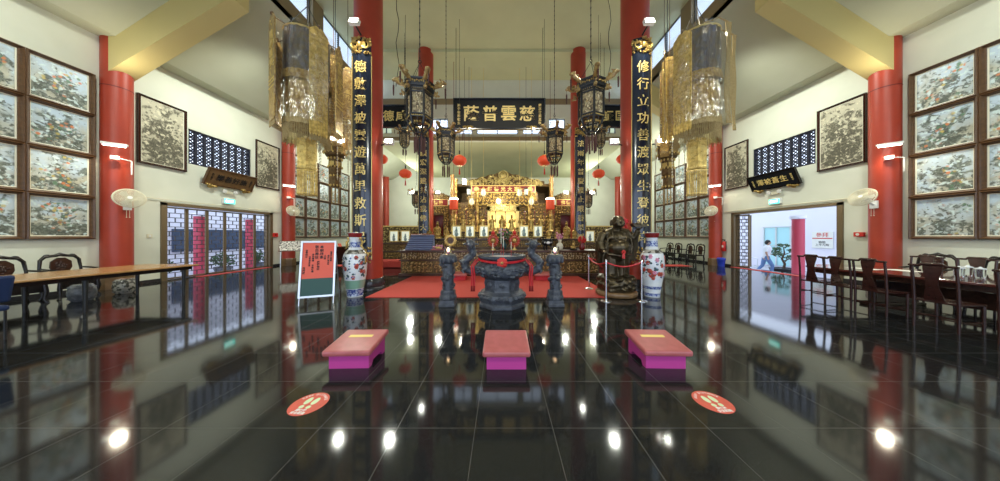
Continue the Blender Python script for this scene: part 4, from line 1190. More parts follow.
for s, nm in ((-1, 'notice stand'), (1, 'bronze statue')):
    x = {-1: -1.175, 1: 1.155}[s]
    dragon_pillar('carved stone dragon pillar beside the burner, on the %s side' % nm, x, 5.28)
    candle('lit candle glass on the stone pillar of the %s side' % nm, x, 5.28, 1.10)
# ---------------------------------------------------------------- porcelain floor vases
def vase(label, x, y, prof, bands, seed, dragons, blooms):
    r = thing('floor_vase', label, 'vase', (x, y, 0), 0, 'tall porcelain floor vases')
    mats = [MT['porcelain']]
    m = MB(); m.lathe(prof, 40)
    def rad(z):
        for (r0, z0), (r1, z1) in zip(prof, prof[1:]):
            if z0 <= z <= z1: return r0+(r1-r0)*(z-z0)/max(1e-6, z1-z0)
        return .1
    def use(mm):
        if MT[mm] not in mats: mats.append(MT[mm])
        m.cur = mats.index(MT[mm])
    for nm, z0, z1, mm in bands:
        use(mm); k = 6; m.lathe([(rad(z0+(z1-z0)*i/k)+.004, z0+(z1-z0)*i/k) for i in range(k+1)], 40, cap=False)
    rnd = random.Random(seed)
    def disc(a, z, q, n=7):
        R = rad(z)+.003
        m.ell((R*math.cos(a), R*math.sin(a), z), (.006, q, q*rnd.uniform(.7, 1.1)), n, 5, (rnd.uniform(-.6, .6), 0, a))
    for nm, mm, cnt, q in blooms:
        use(mm)
        for k in range(cnt):
            a = -PI/2+rnd.uniform(-1.5, 1.5) if k < cnt*.75 else rnd.uniform(0, 2*PI); z = rnd.uniform(.48, 1.02)
            disc(a, z, q*rnd.uniform(.6, 1.2))
            if q > .035:
                for j in range(6): disc(a+.09*math.cos(j*1.05)*1.4, z+.04*math.sin(j*1.05), q*.5)
    m.build('body', mats, r, True)
    if dragons:
        for sx in (-1, 1):
            m = MB(); m.tube([(sx*.14, 0, 1.42), (sx*.20, -.02, 1.34), (sx*.17, -.05, 1.26), (sx*.23, -.02, 1.18)], [.02, .028, .026, .018], 7); m.ell((sx*.15, -.03, 1.44), (.035, .05, .03), 7, 5)
            m.tube([(sx*.245, 0, .80), (sx*.275, -.04, .86), (sx*.265, -.02, .95), (sx*.25, 0, 1.0)], [.02, .026, .026, .02], 7)
            m.build('gilt_dragon', MT['gold'], r, True)
    return r
pf = [(.17, 0), (.18, .02), (.175, .08), (.20, .25), (.245, .5), (.268, .8), (.262, .98), (.225, 1.10), (.15, 1.18), (.125, 1.24), (.12, 1.36), (.128, 1.45), (.15, 1.52), (.165, 1.58), (.15, 1.585), (.11, 1.47), (.001, 1.3)]
vase('tall porcelain vase with gilt dragon handles beside the red notice stand', -3.67, 6.05, pf, [('foot_band', .03, .20, 'cobalt'), ('green_band', .21, .42, 'celadon'), ('neck_band', 1.22, 1.36, 'cobalt'), ('shoulder_band', 1.06, 1.16, 'pattern_pot'), ('mouth_band', 1.47, 1.575, 'maroon')], 4, True,
     [('leaf_painting', 'enamel_green', 70, .026), ('red_blooms', 'flower_red', 12, .036), ('blue_painting', 'cobalt', 40, .024), ('rim_band', 'maroon', 0, .1)][:3])
vase('tall porcelain vase painted with flowers beside the bronze statue', 3.75, 6.05, pf, [('foot_band', .03, .10, 'cobalt'), ('lower_band', .20, .27, 'cobalt'), ('neck_band', 1.24, 1.38, 'cobalt'), ('shoulder_band', 1.08, 1.17, 'pattern_pot'), ('mouth_band', 1.46, 1.575, 'maroon')], 9, False,
     [('leaf_painting', 'enamel_green', 40, .030), ('red_blooms', 'flower_red', 18, .042), ('pink_blooms', 'flower_pink', 8, .042), ('blue_painting', 'cobalt', 34, .022)])
# ---------------------------------------------------------------- red notice stand
r = thing('notice_stand', 'leaning aluminium stand with a red notice, beside the tall vase', 'notice stand', (-4.06, 5.30, 0), math.radians(22))
TS = Matrix.Translation((0, 0, .17)) @ Matrix.Rotation(math.radians(-9), 4, 'X')
m = MB(); m.T = TS @ Matrix.Translation((0, 0, .61)); m.frame(.66, 1.24, [(0, .02), (0, -.022), (.035, -.022), (.035, .0)]); m.box(-.32, .32, .012, .02, -.61, .61); m.build('frame', MT['alu'], r)
m = MB(); m.T = TS; m.box(-.295, .295, -.002, .012, .03, .40); m.build('green_panel', MT['posterg'], r)
m = MB(); m.T = TS; m.box(-.295, .295, -.004, .012, .40, 1.19); m.cur = 1
for t, sz, x, z in (('本廟啟事', .075, .055, .98), ('敬告善信', .075, -.035, .98), ('大眾', .05, .12, .86), ('隨喜功德無量', .036, .235, .88), ('供奉諸佛菩薩', .036, .185, .80), ('廣種福田', .05, .0, .68), ('香油隨緣', .042, -.10, .86), ('早晚課誦', .042, -.10, .62), ('法會通告各位', .036, -.16, .78), ('信眾知悉', .045, -.22, .95), ('住持啟', .05, -.255, .58)):
    add_text(m, '\n'.join(t), sz, (x, -.007, z), .002, .001, 1.05)
m.build('red_notice', [MT['poster'], MT['ink']], r, fix=False)
m = MB()
for x in (-.31, .31): m.cyl((x, -.02, .0), (x, .02, .2), .014, n=6); m.cyl((x, .18, 1.2), (x, .55, 0), .012, n=6)
m.box(-.31, .31, .30, .32, .62, .64); m.build('legs', MT['alu'], r)
# leaflet desk
r = thing('leaflet_stand', 'slanted printed display stand on thin legs before the alarm box and wall column', 'display stand', (-10.1, 11.85, 0), math.radians(40))
m = MB(); m.T = Matrix.Translation((0, 0, .98)) @ Matrix.Rotation(math.radians(-35), 4, 'X'); m.box(-.62, .62, -.02, .02, -.25, .32); m.build('board', MT['brown'], r)
m = MB(); m.T = Matrix.Translation((0, 0, .98)) @ Matrix.Rotation(math.radians(-35), 4, 'X'); m.box(-.59, .59, -.026, -.02, -.22, .29); m.build('printed_sheets', MT['print'], r)
for x in (-.55, .55):
    m = MB(); m.cyl((x, -.12, 0), (x*.98, .02, .98), .015, n=6); m.cyl((x, .30, 0), (x*.98, .04, 1.0), .013, n=6); m.build('leg', MT['alu'], r)
r = thing('leaflet_table', 'dark low cabinet with leaflets under the gallery behind the notice stand', 'cabinet', (-9.6, 13.5, 0), math.radians(70))
m = MB(); m.box(-.9, .9, -.25, .25, 0, .85); m.box(-.95, .95, -.28, .28, .85, .89); m.build('body', MT['darkwood'], r, bevel=.01)
for x in (-.45, .45): 
    m = MB(); m.box(x-.40, x+.40, -.262, -.25, .08, .78); q = m.build('door', MT['redwood'], r); m = MB(); m.ell((x-.3*(1 if x > 0 else -1), -.275, .45), (.015, .015, .015), 6, 5); m.build('knob', MT['goldflat'], q)
for k, (x, m_) in enumerate(((-.5, 'yellow'), (.1, 'paper'), (.6, 'poster'))):
    m = MB(); m.T = Matrix.Rotation(-.5, 4, 'X'); m.box(-.1, .1, 0, .004, 0, .2); o = m.build('leaflet', MT[m_]); o.rotation_euler = (0, 0, math.radians(70))
    o.location = Vector((-9.6, 13.5, .89))+Matrix.Rotation(math.radians(70), 3, 'Z') @ Vector((x, 0, 0))
    tag(o, ('yellow leaflet propped on the low cabinet under the gallery', 'white leaflet propped on the low cabinet under the gallery', 'red leaflet propped on the low cabinet under the gallery')[k], 'leaflet', 'leaflets on the low cabinet')
# ---------------------------------------------------------------- bronze statue
SX, SY = 2.90, 6.15
r = thing('bronze_statue', 'big dark bronze laughing monk statue behind the red rope', 'statue', (SX, SY, .0145))
r.scale = (1.13, 1.05, 1.0)
m = MB(); m.lathe([(.42, 0), (.44, .03), (.44, .09), (.41, .12), (.001, .12)], 32); m.build('base', MT['clad'], r, True)
m = MB(); rnd = random.Random(2)
m.lathe([(.35, .10), (.38, .2), (.37, .38), (.32, .46), (.001, .48)], 20)
for k in range(60):
    a = rnd.uniform(0, 2*PI); m.ell((.35*math.cos(a), .35*math.sin(a), rnd.uniform(.16, .44)), (rnd.uniform(.05, .11), rnd.uniform(.05, .11), rnd.uniform(.03, .07)), 7, 5, (rnd.uniform(-.5, .5), rnd.uniform(-.5, .5), 0))
blob(m, .022, 'rock_pedestal', MT['bronze'], r, 1)
m = MB()
E_, T_ = m.ell, m.tube
for s in (-1, 1):
    T_([(s*.13, -.02, .46), (s*.14, -.03, .7), (s*.12, -.02, .98)], [.15, .135, .16], 12)          # trousers
    E_((s*.14, -.16, .49), (.075, .14, .05), 10, 7)                                               # feet
    T_([(s*.20, .02, .56), (s*.25, .06, .9), (s*.27, .06, 1.3)], [.06, .09, .1], 8)                # robe edge
E_((0, -.02, 1.02), (.27, .22, .18), 14, 10)
E_((0, -.12, 1.20), (.255, .235, .225), 18, 14)                                                   # belly
E_((0, -.335, 1.15), (.018, .02, .018), 6, 5)
E_((0, -.02, 1.45), (.255, .19, .19), 16, 12)
for s in (-1, 1): E_((s*.115, -.155, 1.45), (.115, .075, .095), 12, 9)                            # chest
T_([(-.27, 0, 1.55), (0, .02, 1.60), (.27, 0, 1.56)], [.10, .13, .10], 10)
T_([(0, -.02, 1.6), (0, -.06, 1.72)], [.10, .10], 10)
E_((0, -.08, 1.845), (.135, .145, .155), 16, 12); E_((0, -.12, 1.775), (.13, .12, .085), 12, 9)     # head and jowls
E_((0, -.235, 1.83), (.03, .035, .03), 8, 6)
for s in (-1, 1):
    E_((s*.07, -.205, 1.80), (.045, .035, .04), 8, 6); E_((s*.145, -.06, 1.81), (.022, .04, .085), 8, 6); T_([(s*.025, -.215, 1.885), (s*.06, -.215, 1.897), (s*.095, -.185, 1.88)], .013, 6)
    T_([(s*.03, -.225, 1.86), (s*.06, -.217, 1.867), (s*.085, -.197, 1.857)], .008, 5)
T_([(-.065, -.215, 1.765), (-.03, -.243, 1.745), (.03, -.243, 1.745), (.065, -.215, 1.765)], .013, 6)
# his right arm (viewer's left) hanging in a wide sleeve
T_([(-.29, 0, 1.54), (-.38, -.04, 1.33), (-.37, -.16, 1.14)], [.10, .10, .07], 10)
T_([(-.37, -.06, 1.36), (-.40, -.02, 1.1), (-.38, .02, .80)], [.10, .085, .05], 10); T_([(-.33, .04, 1.36), (-.33, .05, 1.1), (-.33, .06, .74)], [.10, .09, .06], 10)
E_((-.36, -.20, 1.11), (.05, .06, .04), 8, 6)
for q in range(4): T_([(-.39+.022*q, -.235, 1.115), (-.385+.022*q, -.27, 1.10), (-.38+.022*q, -.265, 1.07)], .013, 5)
T_([(-.33, -.19, 1.12), (-.31, -.24, 1.13)], .014, 5)
# his left arm (viewer's right) raised with an ingot
T_([(.29, 0, 1.55), (.40, -.06, 1.44), (.42, -.14, 1.62)], [.10, .095, .06], 10)
T_([(.37, -.03, 1.46), (.40, .0, 1.2), (.38, .03, .86)], [.11, .09, .055], 10); T_([(.30, .05, 1.42), (.30, .06, 1.1), (.30, .06, .78)], [.10, .09, .06], 10)
E_((.42, -.16, 1.66), (.055, .05, .035), 8, 6)
for q in range(5): a = -.4+q*.75; T_([(.42+.04*math.cos(a), -.16-.04*math.sin(a), 1.66), (.42+.075*math.cos(a), -.16-.075*math.sin(a), 1.69), (.42+.08*math.cos(a), -.16-.08*math.sin(a), 1.72)], .012, 5)
# robe folds
for s in (-1, 1):
    T_([(s*.16, -.09, 1.60), (s*.25, -.17, 1.42), (s*.285, -.17, 1.2), (s*.25, -.15, 1.0)], .022, 6)
    for k in range(3): T_([(s*(.10+.06*k), -.17+.03*k, .95), (s*(.10+.055*k), -.18+.03*k, .75), (s*(.11+.05*k), -.17+.03*k, .56)], .016, 6)
T_([(-.24, -.17, 1.04), (0, -.27, .99), (.24, -.17, 1.04)], .028, 6)
blob(m, .0135, 'figure', MT['bronze'], r, 1)
m = MB()
for k in range(30):
    a = PI*k/29; m.ell((.155*math.cos(a), -.16-.11*math.sin(a), 1.60-.28*math.sin(a)), (.022, .022, .022), 7, 5)
m.build('bead_necklace', MT['bronze'], r, True)
m = MB(); m.prism([(-.15, 1.76), (-.11, 1.71), (.11, 1.71), (.15, 1.76), (.13, 1.80), (.07, 1.76), (-.07, 1.76), (-.13, 1.80)], -.24, -.08); m.ell((0, -.16, 1.78), (.065, .065, .055), 10, 7)
o = m.build('gold_ingot', MT['bronze'], r, True); o.location = (.42, 0, 0)
m = MB()
for k in range(9): a = 2*PI*k/9; m.ell((.03*math.cos(a), -.365, 1.10+.03*math.sin(a)), (.018, .014, .018), 6, 5)
m.tube([(-.01, -.36, 1.08), (-.015, -.36, .95)], [.012, .016], 5); m.tube([(.012, -.36, 1.08), (.02, -.36, .94)], [.012, .016], 5)
m.build('red_bow', MT['red'], r, True)
m = MB()
for k in range(14): a = 2*PI*k/14; q = .03+.03*(k % 2); m.ell((.20+q*math.cos(a)*1.4, .05, 1.86+q*math.sin(a)), (.03, .03, .03), 6, 5)
m.tube([(.2, .05, 1.84), (.26, .05, 1.7)], [.02, .03], 6); m.build('red_sash_knot', MT['redcloth'], r, True)
# ropes and stanchions
PP = [(2.40, 5.58), (3.22, 5.58), (3.34, 6.62), (2.44, 6.80)]
for k, (x, y) in enumerate(PP):
    r = thing('stanchion', ('chrome rope post before the statue, next to the red carpet', 'chrome rope post before the statue, next to the flower vase', 'chrome rope post behind the statue, beside the tall red column', 'chrome rope post behind the statue, on the red carpet')[k], 'rope post', (x, y, .0145 if x < 2.82 and y > 5.86 else 0), 0, 'rope posts round the statue')
    m = MB(); m.lathe([(.12, 0), (.12, .012), (.10, .025), (.03, .035)], 24); m.build('base', MT['chrome'], r, True)
    m = MB(); m.lathe([(.02, .03), (.02, .90), (.026, .90), (.026, .94), (.012, .96)], 14); m.build('pole', MT['chrome'], r, True)
for k in range(4):
    a, c = PP[k], PP[(k+1) % 4]
    m = MB(); m.tube([(a[0]+(c[0]-a[0])*t, a[1]+(c[1]-a[1])*t, .89-.10*math.sin(PI*t)) for t in [q/10 for q in range(11)]], .017, 7)
    o = m.build('barrier_rope', MT['redcloth'], None, True)
    tag(o, ('red rope across the front of the statue', 'red rope on the side of the statue toward the flower vase', 'red rope behind the statue', 'red rope on the side of the statue toward the altar carpet')[k], 'rope', 'red ropes round the statue')
# ---------------------------------------------------------------- palace lanterns
def palace_lantern(label, loc, s=1.0, top=11.0, rot=0.0):
    """loc = bottom of the lantern body"""
    r = thing('palace_lantern', label, 'lantern', loc, rot, 'hanging palace lanterns')
    r.scale = (s, s, s)
    R = .275
    def ring(rr, k, off=0): a = PI/3*k+off; return (rr*math.cos(a), rr*math.sin(a))
    m = MB()
    for k in range(6):
        x, y = ring(R, k); x2, y2 = ring(R, k+1)
        m.cyl((x, y, .30), (x, y, .90), .026, n=6)
        for z in (.30, .36, .84, .90): m.cyl((x, y, z), (x2, y2, z), .019, n=5)
        m.cyl((x, y, .90), (x*1.22, y*1.22, 1.10), .026, n=6)
        xb, yb = ring(.10, k); m.tube([(x, y, .31), (x*.84, y*.84, .17), (xb, yb, 0)], [.028, .024, .02], 6)
        xc, yc = ring(.10, k+1); m.cyl((xb, yb, 0), (xc, yc, 0), .018, n=5)
        x3, y3 = ring(R*1.22, k); x4, y4 = ring(R*1.22, k+1); m.cyl((x3, y3, 1.10), (x4, y4, 1.10), .026, n=5); m.cyl((x3*.93, y3*.93, .96), (x4*.93, y4*.93, .96), .016, n=5)
        xm, ym = (x+x2)/2, (y+y2)/2; m.tube([(xm*.98, ym*.98, .31), (xm*.72, ym*.72, .14), (xm*.34, ym*.34, .02)], .014, 5)
    m.lathe([(R*1.02, .91), (R*1.20, 1.09)], 6, cap=False)
    m.cur = 1
    for k in range(6):
        a = Vector((*ring(R*1.15, k), 0)); b = Vector((*ring(R*1.15, k+1), 0))
        for q in range(7):
            p = a.lerp(b, (q+.5)/7); m.ell((p.x*1.03, p.y*1.03, 1.035+.018*(q % 2)), (.020, .020, .026), 5, 4)
            m.ell((p.x*.9, p.y*.9, .315), (.015, .015, .022), 5, 4); m.ell((p.x*.9, p.y*.9, .90), (.013, .013, .016), 5, 4)
        for q in range(3):
            p = a.lerp(b, (q+1)/4); m.ell((p.x*.74, p.y*.74, .20), (.026, .026, .03), 5, 4); m.ell((p.x*.52, p.y*.52, .09), (.018, .018, .025), 5, 4)
    m.build('frame', [MT['black'], MT['gold']], r)
    rnd = random.Random(11)
    m = MB(); m.lathe([(R*.93, .33), (R*.93, .90)], 6, cap=True); m.cur = 1
    for k in range(6):
        a = Vector((*ring(R*.95, k), 0)); b = Vector((*ring(R*.95, k+1), 0))
        for q in range(26):
            p = a.lerp(b, rnd.uniform(.12, .88)); m.ell((p.x, p.y, rnd.uniform(.37, .83)), (.016, .016, rnd.uniform(.012, .03)), 5, 4)
    m.build('silk_panels', [MT['lanternsilk'], MT['goldpale']], r)
    for k in range(6):
        a = PI/3*k; c, d = math.cos(a), math.sin(a)
        m = MB(); m.tube([(c*.30, d*.30, 1.08), (c*.37, d*.37, 1.11), (c*.42, d*.42, 1.12), (c*.47, d*.47, 1.14), (c*.49, d*.49, 1.17)], [.045, .05, .048, .05, .05], 7)
        m.ell((c*.51, d*.51, 1.19), (.062, .062, .055), 8, 6); m.ell((c*.57, d*.57, 1.18), (.036, .036, .03), 6, 5)
        m.tube([(c*.49, d*.49, 1.22), (c*.44, d*.44, 1.28)], [.024, .01], 5); m.ell((c*.40, d*.40, 1.19), (.045, .045, .03), 6, 5)
        m.ell((c*.36, d*.36, .90), (.045, .045, .05), 6, 5); m.ell((c*.42, d*.42, .88), (.028, .028, .028), 6, 5); m.ell((c*.39, d*.39, .96), (.02, .02, .035), 6, 5)
        m.build('dragon_arm', MT['goldbrown'], r, True)
        m = MB(); m.cyl((c*.57, d*.57, 1.18), (c*.57, d*.57, 1.06), .005, n=4); m.ell((c*.57, d*.57, 1.05), (.02, .02, .025), 6, 5); m.lathe([(.014, .84), (.02, 1.02), (.012, 1.05)], 7, c=(c*.57, d*.57, 0))
        m.build('tassel', MT['tassel'], r, True)
    for k in range(6):
        x, y = ring(.11, k); m = MB(); m.cyl((x, y, 0), (x, y, -.10), .006, n=4); m.lathe([(.018, -.44), (.026, -.14), (.012, -.08)], 7, c=(x, y, 0)); m.build('tassel', MT['tassel'], r, True)
    m = MB()
    for k in range(3): a = 2*PI*k/3+.3; m.cyl((.32*math.cos(a), .32*math.sin(a), 1.10), (0, 0, 1.62), .006, n=4)
    zt = (top-loc[2])/s
    m.torus((0, 0, 1.64), .035, .009, 'y', 10, 5)
    m.cyl((0, 0, 1.66), (0, 0, zt), .009, n=5)
    n = int((zt-1.66)/.16)
    for k in range(n): m.ell((0, 0, 1.72+k*.16), (.016, .016, .04), 5, 4)
    m.build('chain', MT['black'], r)
    return r
MT['tassel'] = mat('dark_tassel', (0.07, 0.018, 0.014), 0.6)
MT['lanternsilk'] = mat('lantern_silk', (0.42, 0.34, 0.18), 0.5, color2=(0.10, 0.06, 0.03), scale=16, ramp=(0.40, 0.60))
pl = palace_lantern('large black and gold palace lantern of the larger pair, on the notice stand side', (-1.87, 5.5, 3.82), 1.0, 11.0, .12)
def lan(label, loc, rz, s=1.0):
    q = clone(pl, label, loc, rz); q.scale = (s, s, s); return q
lan('large black and gold palace lantern of the larger pair, on the bronze statue side', (2.02, 5.5, 3.84), .42)
lan('smaller palace lantern beside the centre plaque, on the notice stand side', (-1.92, 8.3, 3.98), .2, 1.0)
lan('smaller palace lantern beside the centre plaque, on the bronze statue side', (1.80, 8.3, 3.98), .5, 1.0)
lan('small distant palace lantern above the side altar, notice stand side', (-4.7, 13.3, 3.05), .3, .8)
lan('small distant palace lantern above the side altar, bronze statue side', (4.75, 13.3, 3.05), .1, .8)
lan('dark palace lantern hanging in front of the side plaque, notice stand side', (-4.55, 11.3, 5.6), .3, .75)
lan('dark palace lantern hanging in front of the side plaque, bronze statue side', (4.6, 11.3, 5.6), .3, .75)
# ---------------------------------------------------------------- red lanterns
def red_lantern(label, loc, R, top):
    r = thing('red_lantern', label, 'lantern', loc, 0, 'round red lanterns')
    m = MB()
    n = 48; vs = []; fs = []; rg = 12
    for i in range(rg+1):
        ph = -1.25+2.5*i/rg
        for k in range(n):
            q = R*math.cos(ph)*(1.0 if k % 4 else .965)*1.08; a = 2*PI*k/n
            vs.append((q*math.cos(a), q*math.sin(a), R*.80*math.sin(ph)))
    for i in range(rg):
        for k in range(n): fs.append((i*n+k, i*n+(k+1) % n, (i+1)*n+(k+1) % n, (i+1)*n+k))
    m.add(vs, fs); m.build('globe', MT['lantern_red'], r, True)
    m = MB(); m.lathe([(R*.36, R*.70), (R*.38, R*.84), (R*.3, R*.86)], 16); m.build('collar', MT['goldflat'], r)
    m = MB(); m.lathe([(R*.34, -R*.84), (R*.36, -R*.72)], 16); m.build('collar', MT['goldflat'], r)
    m = MB(); m.cyl((0, 0, -R*.84), (0, 0, -R*1.2), .008, n=5)
    for k in range(9): a = 2*PI*k/9; m.cyl((.012*math.cos(a), .012*math.sin(a), -R*1.2), (.03*math.cos(a), .03*math.sin(a), -R*2.1), .007, n=4)
    m.build('tassel', MT['red'], r)
    m = MB(); m.cyl((0, 0, R*.86), (0, 0, top-loc[2]), .007, n=4); m.cyl((0, 0, R*.86), (0, 0, R*1.5), .03, n=6); m.build('cord', MT['black'], r)
for s, nm in ((-1, 'notice stand'), (1, 'bronze statue')):
    red_lantern('round red lantern hanging before the bright back wall, on the %s side' % nm, (s*4.15, 10.4, 4.17), .24, 11.0)
    red_lantern('round red lantern beside the smaller palace lantern, on the %s side' % nm, (s*1.86, 10.6, 4.80), .29, 11.0)
    red_lantern('round red lantern half hidden behind the tall column by the %s' % nm, (s*4.02, 8.0, 4.05), .21, 11.0)
# ---------------------------------------------------------------- centre plaque and side plaques
def plaque(name, label, loc, w, h, text, size, side_text, wires, top):
    r = thing(name, label, 'inscribed board', loc)
    m = MB(); m.box(-w/2, w/2, -.06, .02, 0, h); m.build('board', MT['plaque'], r)
    m = MB(); m.T = Matrix.Translation((0, 0, h/2)); m.frame(w+.06, h+.06, [(0, .03), (0, -.10), (.06, -.10), (.075, -.06)]); m.build('rim', MT['navy'], r)
    pitch = size*1.14
    for k, ch in enumerate(text):
        m = MB(); add_text(m, ch, size, ((k-(len(text)-1)/2)*pitch, -.066, h*.52), .012, .016*size); m.build('character', MT['goldletter'], r, fix=False)
    if side_text:
        for t, x in zip(side_text, (-w/2+.22, w/2-.22)):
            m = MB(); add_text(m, '\n'.join(t), .14, (x, -.066, h*.5), .008, .003, 1.15); m.build('side_inscription', MT['goldletter'], r, fix=False)
    if side_text:
        for x in (-w*.345, w*.355):
            m = MB()
            for k in range(7): m.ell((x-.2+k*.066, -.10, .08+.02*(k % 2)), (.05, .04, .05), 7, 5)
            m.ell((x, -.10, .02), (.04, .03, .06), 6, 5); m.build('gilt_clip', MT['gold'], r, True)
    for x in wires:
        m = MB(); m.cyl((x, 0, h), (x, 0, top-loc[2]), .011, n=5); m.build('hanging_wire', MT['black'], r)
    return r
plaque('temple_plaque', 'wide black plaque with four gold characters hanging in the centre', (-.12, 11.05, 6.36), 4.12, 1.36, '蔭普雲慈', .74, ('弟子信眾敬立', '歲次癸亥孟秋'), (-1.98, 1.98), 11.0)
plaque('temple_plaque', 'black plaque with gold characters half hidden behind the column by the notice stand', (-5.69, 12.2, 6.97), 1.9, 1.08, '感德咸', .56, None, (-.8, .8), 11.0)
plaque('temple_plaque', 'black plaque with gold characters half hidden behind the column by the bronze statue', (5.95, 12.2, 6.97), 1.9, 1.08, '証匡佑', .56, None, (-.8, .8), 11.0)
for s, nm in ((-1, 'notice stand'), (1, 'bronze statue')):
    r = thing('small_plaque', 'small black plaque on the bright back wall, on the %s side' % nm, 'inscribed board', (s*7.9, YB-.02, 2.55), 0, 'small black plaques on the back wall')
    m = MB(); m.box(-.42, .42, -.10, 0, 0, .32); m.build('board', MT['plaque'], r)
    m = MB(); add_text(m, '佛光普', .22, (0, -.105, .16), .004, .004); m.build('lettering', MT['goldflat'], r, fix=False)
    for x in (-.35, .35):
        for z in (-.03, .35): m = MB(); m.ell((x, -.1, z), (.09, .05, .055), 7, 5); m.build('gilt_corner', MT['gold'], r, True)
# loose cables
for k, (x, y, z, nm) in enumerate(((-3.28, 7.6, 6.2, 'wavy cable hanging beside the tall column by the notice stand'), (3.38, 7.6, 6.2, 'wavy cable hanging beside the tall column by the bronze statue'))):
    m = MB(); m.tube([(x+.05*math.sin(q*1.7+k), y, 11-(11-z)*q/14) for q in range(15)], .010, 5)
    tag(m.build('hanging_cable', MT['black']), nm, 'cable', 'hanging cables')
# ---------------------------------------------------------------- embroidered canopies
def wavy_cyl(m, R, z0, z1, n=60, amp=.012, fr=15, flare=0.0):
    vs = []; fs = []; k = 7
    for i in range(k+1):
        t = i/k
        for j in range(n):
            a = 2*PI*j/n; q = (R+flare*(1-t))+amp*math.sin(a*fr+2*math.sin(t*3))
            vs.append((q*math.cos(a), q*math.sin(a), z0+(z1-z0)*t))
    for i in range(k):
        for j in range(n): fs.append((i*n+j, i*n+(j+1) % n, (i+1)*n+(j+1) % n, (i+1)*n+j))
    m.add(vs, fs)
def fringe_ring(m, R, z0, z1, n=70, r_=.010):
    for j in range(n):
        a = 2*PI*j/n; m.cyl((R*math.cos(a), R*math.sin(a), z1), (R*1.01*math.cos(a+.01), R*1.01*math.sin(a+.01), z0-.03*((j*7) % 3)), r_, n=4)
def banner(m_cloth, m_text, m_fr, x, y, rz, w, z0, z1, txt, tips=7):
    """a stiff hanging panel with pointed head, lettering and a row of tongues"""
    T = Matrix.Translation((x, y, 0)) @ Matrix.Rotation(rz, 4, 'Z')
    m_cloth.T = T; m_fr.T = T; m_text = m_cloth
    zb = z0+(z1-z0)*.36
    m_cloth.prism([(-w/2, zb), (w/2, zb), (w/2, z1-.12), (w*.18, z1), (-w*.18, z1), (-w/2, z1-.12)], -.012, .012)
    for k in range(tips):
        xa = -w/2+w*k/tips; xb = xa+w/tips*.86
        m_cloth.prism([(xa, zb), (xa, z0+.05), ((xa+xb)/2, z0), (xb, z0+.05), (xb, zb)], -.010, .010)
        for q in range(2): m_fr.cyl((xa+.01+q*.02, 0, z0+.02), (xa+.01+q*.02, 0, z0-.09), .006, n=4)
    m_text.cur = 1
    add_text(m_text, '\n'.join(txt), w*.46, (0, -.017, (zb+z1)/2), .006, .004, 1.15)
    rnd = random.Random(int(abs(x*977+y*131)))
    for k in range(34):
        m_text.ell((rnd.uniform(-w*.46, w*.46), -.014, rnd.uniform(zb, z1-.1)), (.014, .006, .018), 5, 4)
    for zz in (zb, zb-.09, zb+.07):
        for k in range(9): m_text.ell((-w*.45+w*.9*k/8, -.015, zz), (.016, .008, .014), 5, 4)
